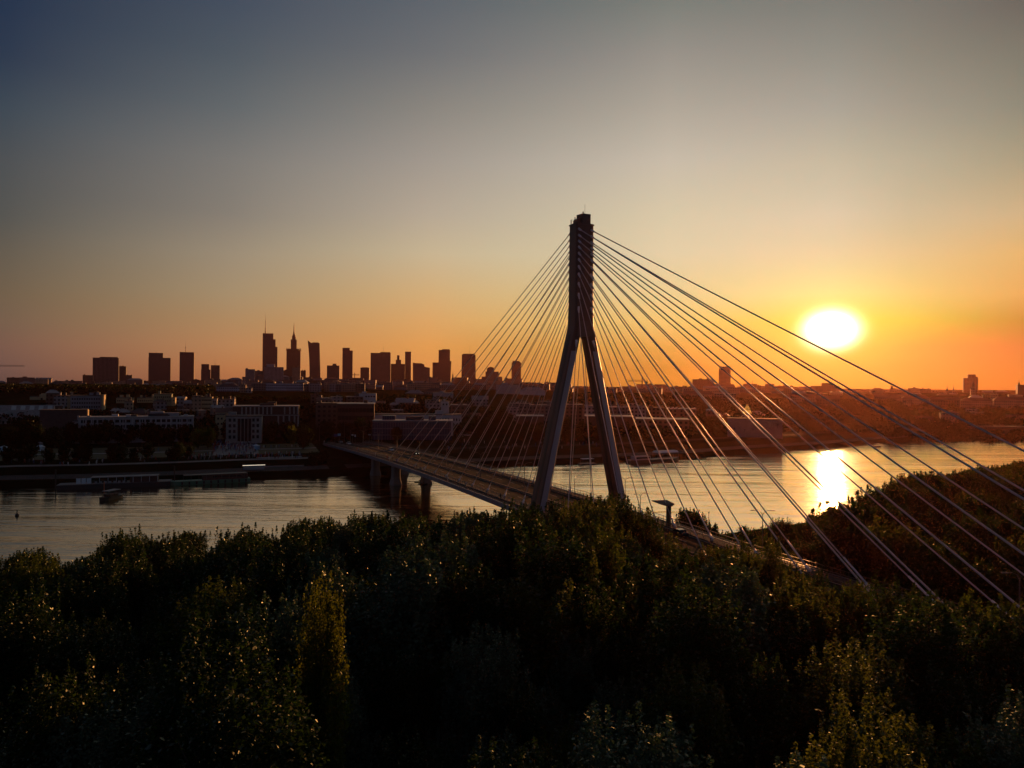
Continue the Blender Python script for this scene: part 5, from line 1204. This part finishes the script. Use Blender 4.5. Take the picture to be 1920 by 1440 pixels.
# restaurant barge
x, y, rz = frame_at(214, 914); r = thing('barge', (x, y + 1.5, 0), 'long black moored barge with blue white screens and a glazed terrace', 'barge', rz=rz)
lp(MB().box(-19.5, 19.5, -3.4, 3.4, -0.6, 1.7), 'hull', M['hull'], r); lp(MB().box(-19.7, 19.7, -3.5, 3.5, 1.75, 1.9), 'deck_edge', M['rail'], r)
for k in range(3): lp(MB().box(-13.2 + k * 1.75, -11.7 + k * 1.75, -3.0, -2.9, 2.1, 4.2), 'screen', M['tentblue'] if k < 0 else M['tent'], r)
lp(MB().box(-8.5, 15, -2.6, 2.6, 4.1, 4.3), 'canopy', M['roofmetal'], r)
for k in range(9): lp(MB().box(-8.4 + k * 2.9, -8.2 + k * 2.9, -2.5, -2.3, 1.95, 4.1), 'post', M['white'], r)
lp(MB().box(-8.2, 4, -1.9, -1.7, 2.1, 3.1), 'terrace_glass', M['glass'], r); lp(MB().box(5, 15, -2.3, 2.3, 1.95, 3.9), 'cabin', M['brick'], r)
for k in range(7): lp(MB().box(-7 + k * 1.6, -6.2 + k * 1.6, -2.9, -2.3, 1.95, 2.7), 'table', M['white2'], r)
for sx in (-20.6, 20.8): 
    o = tag(MB().tube((x + sx * math.cos(rz), y + 1.5 + sx * math.sin(rz), -2), (x + sx * math.cos(rz), y + 1.5 + sx * math.sin(rz), 7.5), 0.25, n=8).build('mooring_post', M['dark']), 'dark mooring post at the ' + ('left' if sx < 0 else 'right') + ' end of the black barge', 'mooring post')
# green boat
x, y, rz = frame_at(386, 907); r = thing('ship', (x, y + 1.5, 0), 'long moored ship with a pale green hull and dark open upper deck', 'ship', rz=rz + math.pi)
hull(33, 5.2, 1.5, M['hullgreen'], r, 0.2)
for k in range(10): lp(MB().box(-15 + k * 2.7, -14.4 + k * 2.7, 2.5, 2.66, 0.2, 1.4), 'fender', M['hull'], r)
lp(MB().box(-15.5, 2, -2.0, 2.0, 1.5, 3.6), 'cabin', M['brick'], r); lp(MB().box(-15, 9, -2.2, 2.2, 3.6, 3.8), 'upper_deck', M['dark'], r)
for k in range(9): lp(MB().tube((-14 + k * 2.9, 2.1, 1.5), (-14 + k * 2.9, 2.1, 3.6), 0.06, n=5), 'post', M['rail'], r)
lp(MB().box(-15, 9, 2.1, 2.16, 4.5, 4.56), 'railing', M['rail'], r); lp(MB().box(-13, -2, 2.0, 2.03, 2.3, 3.2), 'window_band', M['glass'], r)
# ship with white canopy on the right
x, y, rz = frame_at(1226, 866); r = thing('ship', (x, y, 0), 'moored ship with a long white canopy right of the pylon', 'ship', rz=rz)
hull(34, 6, 1.6, M['hull'], r, 0.2); lp(MB().box(-14, -4, -2.2, 2.2, 1.6, 3.6), 'cabin', M['white2'], r); lp(MB().box(-13.5, -4.5, -2.24, -2.2, 2.3, 3.2), 'window_band', M['glass'], r)
m = MB()
m.extr([[(xx_, -2.8, 5.1), (xx_, -1.5, 6.0), (xx_, 1.5, 6.0), (xx_, 2.8, 5.1), (xx_, 2.7, 5.0), (xx_, -2.7, 5.0)] for xx_ in (1, 15)], None); lp(m, 'canopy', M['tent'], r)
for k in range(5):
    for sy in (-2.6, 2.6): lp(MB().tube((1.2 + k * 3.4, sy, 1.6), (1.2 + k * 3.4, sy, 5.1), 0.07, n=5), 'post', M['rail'], r)
lp(MB().box(-3, 15, -2.9, -2.84, 2.6, 2.68), 'railing', M['white2'], r)
x, y, rz = frame_at(1101, 871); r = thing('pontoon', (x, y, 0), 'low dark pontoon with a flat white roof seen between the pylon legs', 'pontoon', rz=rz)
lp(MB().box(-4.5, 4.5, -2, 2, -0.3, 0.7), 'float', M['hull'], r); lp(MB().box(-3.4, 3.4, -1.5, 1.5, 3.0, 3.2), 'roof', M['tent'], r)
for sx in (-3.2, 3.2):
    for sy in (-1.3, 1.3): lp(MB().tube((sx, sy, 0.7), (sx, sy, 3.0), 0.06, n=5), 'post', M['rail'], r)
# tour boat on the river, small ferry, kayaks, buoy
x, y = inv(197, 939, 0); r = thing('tour_boat', (x, y + 3, 0), 'small dark tour boat with a flat pale roof crossing the river at left', 'boat', rz=-1.75)
hull(9.5, 3.4, 1.2, M['hull'], r, 0.35); lp(MB().box(-3.6, 2.2, -1.45, 1.45, 3.1, 3.25), 'roof', M['rooflight'], r); lp(MB().box(-2.6, 1.5, -1.3, 1.3, 1.1, 1.9), 'cabin', M['brick'], r)
for sx in (-3.3, -0.6, 2.0):
    for sy in (-1.3, 1.3): lp(MB().tube((sx, sy, 1.1), (sx, sy, 3.1), 0.07, n=5), 'post', M['dark'], r)
x, y = inv(1645, 838, 0); r = thing('tour_boat', (x, y, 0), 'tiny dark roofed boat on the bright water right of the sun glitter', 'boat', rz=0.3)
hull(6.5, 2.2, 0.8, M['hull'], r, 0.35); lp(MB().box(-2.6, 2.0, -0.9, 0.9, 2.2, 2.3), 'roof', M['dark'], r)
for sx in (-2.4, 0, 1.8):
    for sy in (-0.8, 0.8): lp(MB().tube((sx, sy, 0.7), (sx, sy, 2.2), 0.06, n=5), 'post', M['dark'], r)
for (u, v, lb) in ((785, 904, 'kayak nearer the bridge pier'), (793, 908, 'kayak slightly lower and farther from the bridge pier')):
    x, y = inv(u, v, 0); r = thing('kayak', (x, y, 0), lb, 'kayak', 'kayaks beside the bridge pier', 0.2)
    hull(3.8, 0.6, 0.3, M['hull'], r, 0.4, z0=-0.1)
    p_ = person(x, y, -0.62, -1.3, 2, 'black', 'person in dark clothing paddling the ' + lb, 'kayakers')
x, y = inv(32, 967, 0); r = thing('channel_buoy', (x, y, 0), 'small dark channel buoy on the water at far left', 'buoy')
lp(MB().lathe((0, 0, -0.3), [(0.1, 0), (0.55, 0.2), (0.55, 0.7), (0.16, 1.0), (0.12, 1.9), (0.02, 1.95)], 10), 'float', M['dark'], r)
x, z = at(195.3, 914, 272); o = tag(MB().tube((x, 272, -1), (x, 272, at(195.3, 904, 272)[1]), 0.14, n=8).build('marker_pole', M['orange']), 'thin orange marker pole standing in the water behind the tour boat', 'marker pole')
# tents
def tent(u, v, w_, h_, mt, label, Y=None):
    z = 6.5; 
    for _ in range(8):
        x, y = inv(u, v, z); z = th(x, y)
    r = thing('tent', (x, y, z), label, 'tent', 'white tents in the riverside park', rnd.uniform(-0.2, 0.2))
    lp(MB().add([(-w_ / 2, -w_ / 2, h_ * 0.72), (w_ / 2, -w_ / 2, h_ * 0.72), (w_ / 2, w_ / 2, h_ * 0.72), (-w_ / 2, w_ / 2, h_ * 0.72), (0, 0, h_ * 1.05)], [(0, 1, 4), (1, 2, 4), (2, 3, 4), (3, 0, 4), (3, 2, 1, 0)]), 'canopy', M['tent'], r)
    if mt: lp(MB().box(-w_ / 2 + 0.05, w_ / 2 - 0.05, w_ / 2 - 0.1, w_ / 2, 0, h_ * 0.72).box(-0.1 * w_, w_ / 2, -w_ / 2 + 0.02, -w_ / 2 + 0.08, 0, h_ * 0.72), 'side_cloth', M[mt], r)
    for sx in (-1, 1):
        for sy in (-1, 1): lp(MB().tube((sx * w_ * 0.48, sy * w_ * 0.48, 0), (sx * w_ * 0.48, sy * w_ * 0.48, h_ * 0.72), 0.05, n=4), 'leg', M['rail'], r)
tent(7, 846, 2.8, 2.7, 'tentblue', 'light blue tent at the far left edge of the lawn'); tent(72, 838, 3.2, 2.8, 'tent', 'open white tent behind another on the left lawn')
tent(76, 845, 3.0, 2.8, 'tent', 'white tent with white side cloth, front one of the pair on the left lawn')
tent(266, 829, 2.2, 2.0, None, 'small open white tent left of three on the middle lawn'); tent(283, 829, 2.4, 2.1, None, 'small open white tent in the middle of the lawn row')
tent(304, 829, 3.2, 2.8, 'tentblue', 'white topped blue tent right of the lawn row'); tent(315, 829, 2.8, 2.5, None, 'white tent roof touching the white topped blue tent')
tent(480, 843, 3.0, 2.8, 'tentblue', 'lone bright tent right of the crowd'); tent(458, 829, 2.4, 2.4, None, 'small pale tent above the crowd')
# stepped concrete terrace by the quay
x0_, y0_ = inv(468, 866, 3.0); a0_ = A(x0_, y0_); x1_, y1_ = inv(562, 862, 3.0); a1_ = A(x1_, y1_)
r = thing('stepped_terrace', (*along((a0_ + a1_) / 2, 14), 3.0), 'pale concrete sitting steps on the far quay left of the bridge', 'steps')
for k in range(6):
    m = MB(); d0 = 12.7 + k * 2.4; z = 3.4 + k * 0.55
    a_l, a_r = a0_ + k * 0.6, a1_
    m.add([(*along(a, d), zz_) for a in (a_l, a_r) for d, zz_ in ((d0, z - 1.4), (d0, z), (d0 + 2.38, z), (d0 + 2.38, z - 1.4))], [(0, 1, 5, 4), (1, 2, 6, 5), (2, 3, 7, 6), (0, 3, 2, 1), (4, 5, 6, 7)]); m.build('step', M['rooflight'], r)
# plaza where the crowd stands
m = MB(); a0_ = A(*inv(400, 850, 6)); a1_ = A(*inv(485, 850, 6))
o = strip('plaza', a0_, a1_, 45, 96, 0.09, mat('plaza stone', (0.20, 0.195, 0.19), 0.6, scale=0.6, noise=0.3))
# railing of the quay
m = MB()
for a in np.arange(aL + 100, aBr, 3.0):
    p = along(a, 0.9); q_ = along(a + 3.0, 0.9); m.tube((*p, 2.6), (*p, 3.75), 0.05, n=3); m.tube((*p, 3.7), (*q_, 3.7), 0.04, n=3)
tag(m.build('quay_railing', M['rail']), 'thin dark railing along the far quay edge left of the bridge', 'railing')
# lit kiosk roof on the quay
x, y = inv(476, 872, 5.0); r = thing('kiosk', (x, y, 3.0), 'long low kiosk with a bright lit roof edge on the quay', 'kiosk', rz=frame_at(476, 890)[2])
lp(MB().box(-4.4, 4.4, -1, 1, 0, 2.0), 'wall', M['bluegrey'], r); lp(MB().box(-4.8, 4.8, -1.3, 1.2, 2.0, 2.16), 'roof', M['rooflight'], r); lp(MB().box(-4.7, 4.7, -1.36, -1.3, 2.02, 2.14), 'light_strip', M['lampglow'], r)
# crowds: too many and too small to count
def crowd(n, us, vs_, seed, label, far=False):
    rs = np.random.default_rng(seed); V = []; Fc = []; o0 = 0; mi = []
    src = []
    for me in PB[:2]:
        v = np.empty(len(me.vertices) * 3); me.vertices.foreach_get('co', v); src.append((v.reshape(-1, 3), [tuple(p.vertices) for p in me.polygons]))
    for i in range(n):
        u = rs.uniform(*us); v_ = np.clip(rs.normal((vs_[0] + vs_[1]) / 2, (vs_[1] - vs_[0]) / 3.2), *vs_); z = 6.0
        for _ in range(6): x, y = inv(u, v_, z); z = th(x, y)
        if dfar(x, y) < 1.5: continue
        vv, ff = src[i % 2]; a = rs.uniform(0, 6.28); c_, s_ = math.cos(a), math.sin(a); k = rs.uniform(0.92, 1.06)
        V.append(np.stack([x + k * (vv[:, 0] * c_ - vv[:, 1] * s_), y + k * (vv[:, 0] * s_ + vv[:, 1] * c_), z + 0.1 + k * vv[:, 2]], 1))
        cl = int(rs.integers(0, 5))
        Fc += [tuple(j + o0 for j in f) for f in ff]; mi += [cl] * len(ff); o0 += len(vv)
    me = bpy.data.meshes.new('crowd'); me.from_pydata(np.concatenate(V).tolist(), [], Fc)
    for c_ in ('white', 'black', 'blue', 'red', 'grey'): me.materials.append(M['cloth_' + c_])
    me.polygons.foreach_set('material_index', mi); me.update()
    o = bpy.data.objects.new('crowd', me); C.objects.link(o); o['label'] = label; o['category'] = 'crowd'; o['kind'] = 'stuff'
crowd(240, (398, 480), (829, 848), 3, 'dense crowd of standing people on the pale plaza of the far bank')
crowd(170, (345, 570), (852, 872), 4, 'loose crowd strolling and sitting on the far quay steps')
crowd(60, (20, 300), (868, 888), 6, 'scattered people on the promenade above the black barge')
crowd(110, (830, 1160), (828, 858), 7, 'people scattered along the far quay behind the pylon')
# parked cars on the far bank right of the bridge
src = None
for i, (u, v) in enumerate(((880, 812), (886, 812.5), (893, 811.5), (869, 817), (877, 817.5), (861, 820), (905, 812))):
    z = 8.0
    for _ in range(8): x, y = inv(u, v, z); z = th(x, y)
    s_, o_ = 0, 0
    cn = ('white', 'grey', 'white', 'grey', 'white', 'black', 'grey')[i]
    if src is None:
        car(0, 0, 'white', 'x'); src = [o for o in C.objects if o.name.startswith('car') and o.type == 'EMPTY'][-1]; r = src; r.location = (x, y, z + 0.05); r.rotation_euler = (0, 0, 0.3)
    else: r = dup(src, (x, y, z + 0.05), 0.3)
    r['label'] = f'{cn} car parked beside the white walled hall'; r['group'] = 'cars parked beside the white hall'; UNI.append(r)
    for ch in r.children:
        if ch.name.startswith(('body', 'roof')):
            ch.material_slots[0].link = 'OBJECT'; ch.material_slots[0].material = M['car_' + cn]

# ------------------------------------------------------------------ evening air
hz = MB().box(-5200, 5200, -3200, 5000, -6, 330)
hz.v = [(x, y, z) for x, y, z in hz.v]
ho = hz.build('haze', None); ho['kind'] = 'stuff'; ho['label'] = 'thin warm evening haze over the river and city'; ho['category'] = 'haze'
hm = bpy.data.materials.new('haze'); hm.use_nodes = True; t = hm.node_tree; t.nodes.clear()
out = t.nodes.new('ShaderNodeOutputMaterial'); pv = t.nodes.new('ShaderNodeVolumePrincipled')
pv.inputs['Density'].default_value = 0.000021; pv.inputs['Color'].default_value = (1.0, 0.42, 0.30, 1); pv.inputs['Anisotropy'].default_value = 0.76
t.links.new(pv.outputs[0], out.inputs['Volume']); ho.data.materials.append(hm)

# ------------------------------------------------------------------ labels: tell look-alikes apart by their place from left to right
from collections import defaultdict
ORD = ['leftmost', 'second from left', 'third from left', 'fourth from left', 'fifth from left', 'sixth from left', 'seventh from left', 'eighth from left', 'ninth from left', 'tenth from left', 'eleventh from left', 'twelfth from left', 'thirteenth from left', 'fourteenth from left']
by = defaultdict(list)
for o in C.objects:
    if o.parent is None and 'label' in o and o.get('group') and o.get('kind') is None: by[o['label']].append(o)
for lb, os_ in by.items():
    if len(os_) < 2: continue
    os_.sort(key=lambda o: px(o.location.x, max(o.location.y, 1), o.location.z)[0])
    for i, o in enumerate(os_):
        w_ = 'rightmost' if i == len(os_) - 1 else ORD[i] if i < len(ORD) else None
        if w_: o['label'] = lb + ', ' + w_
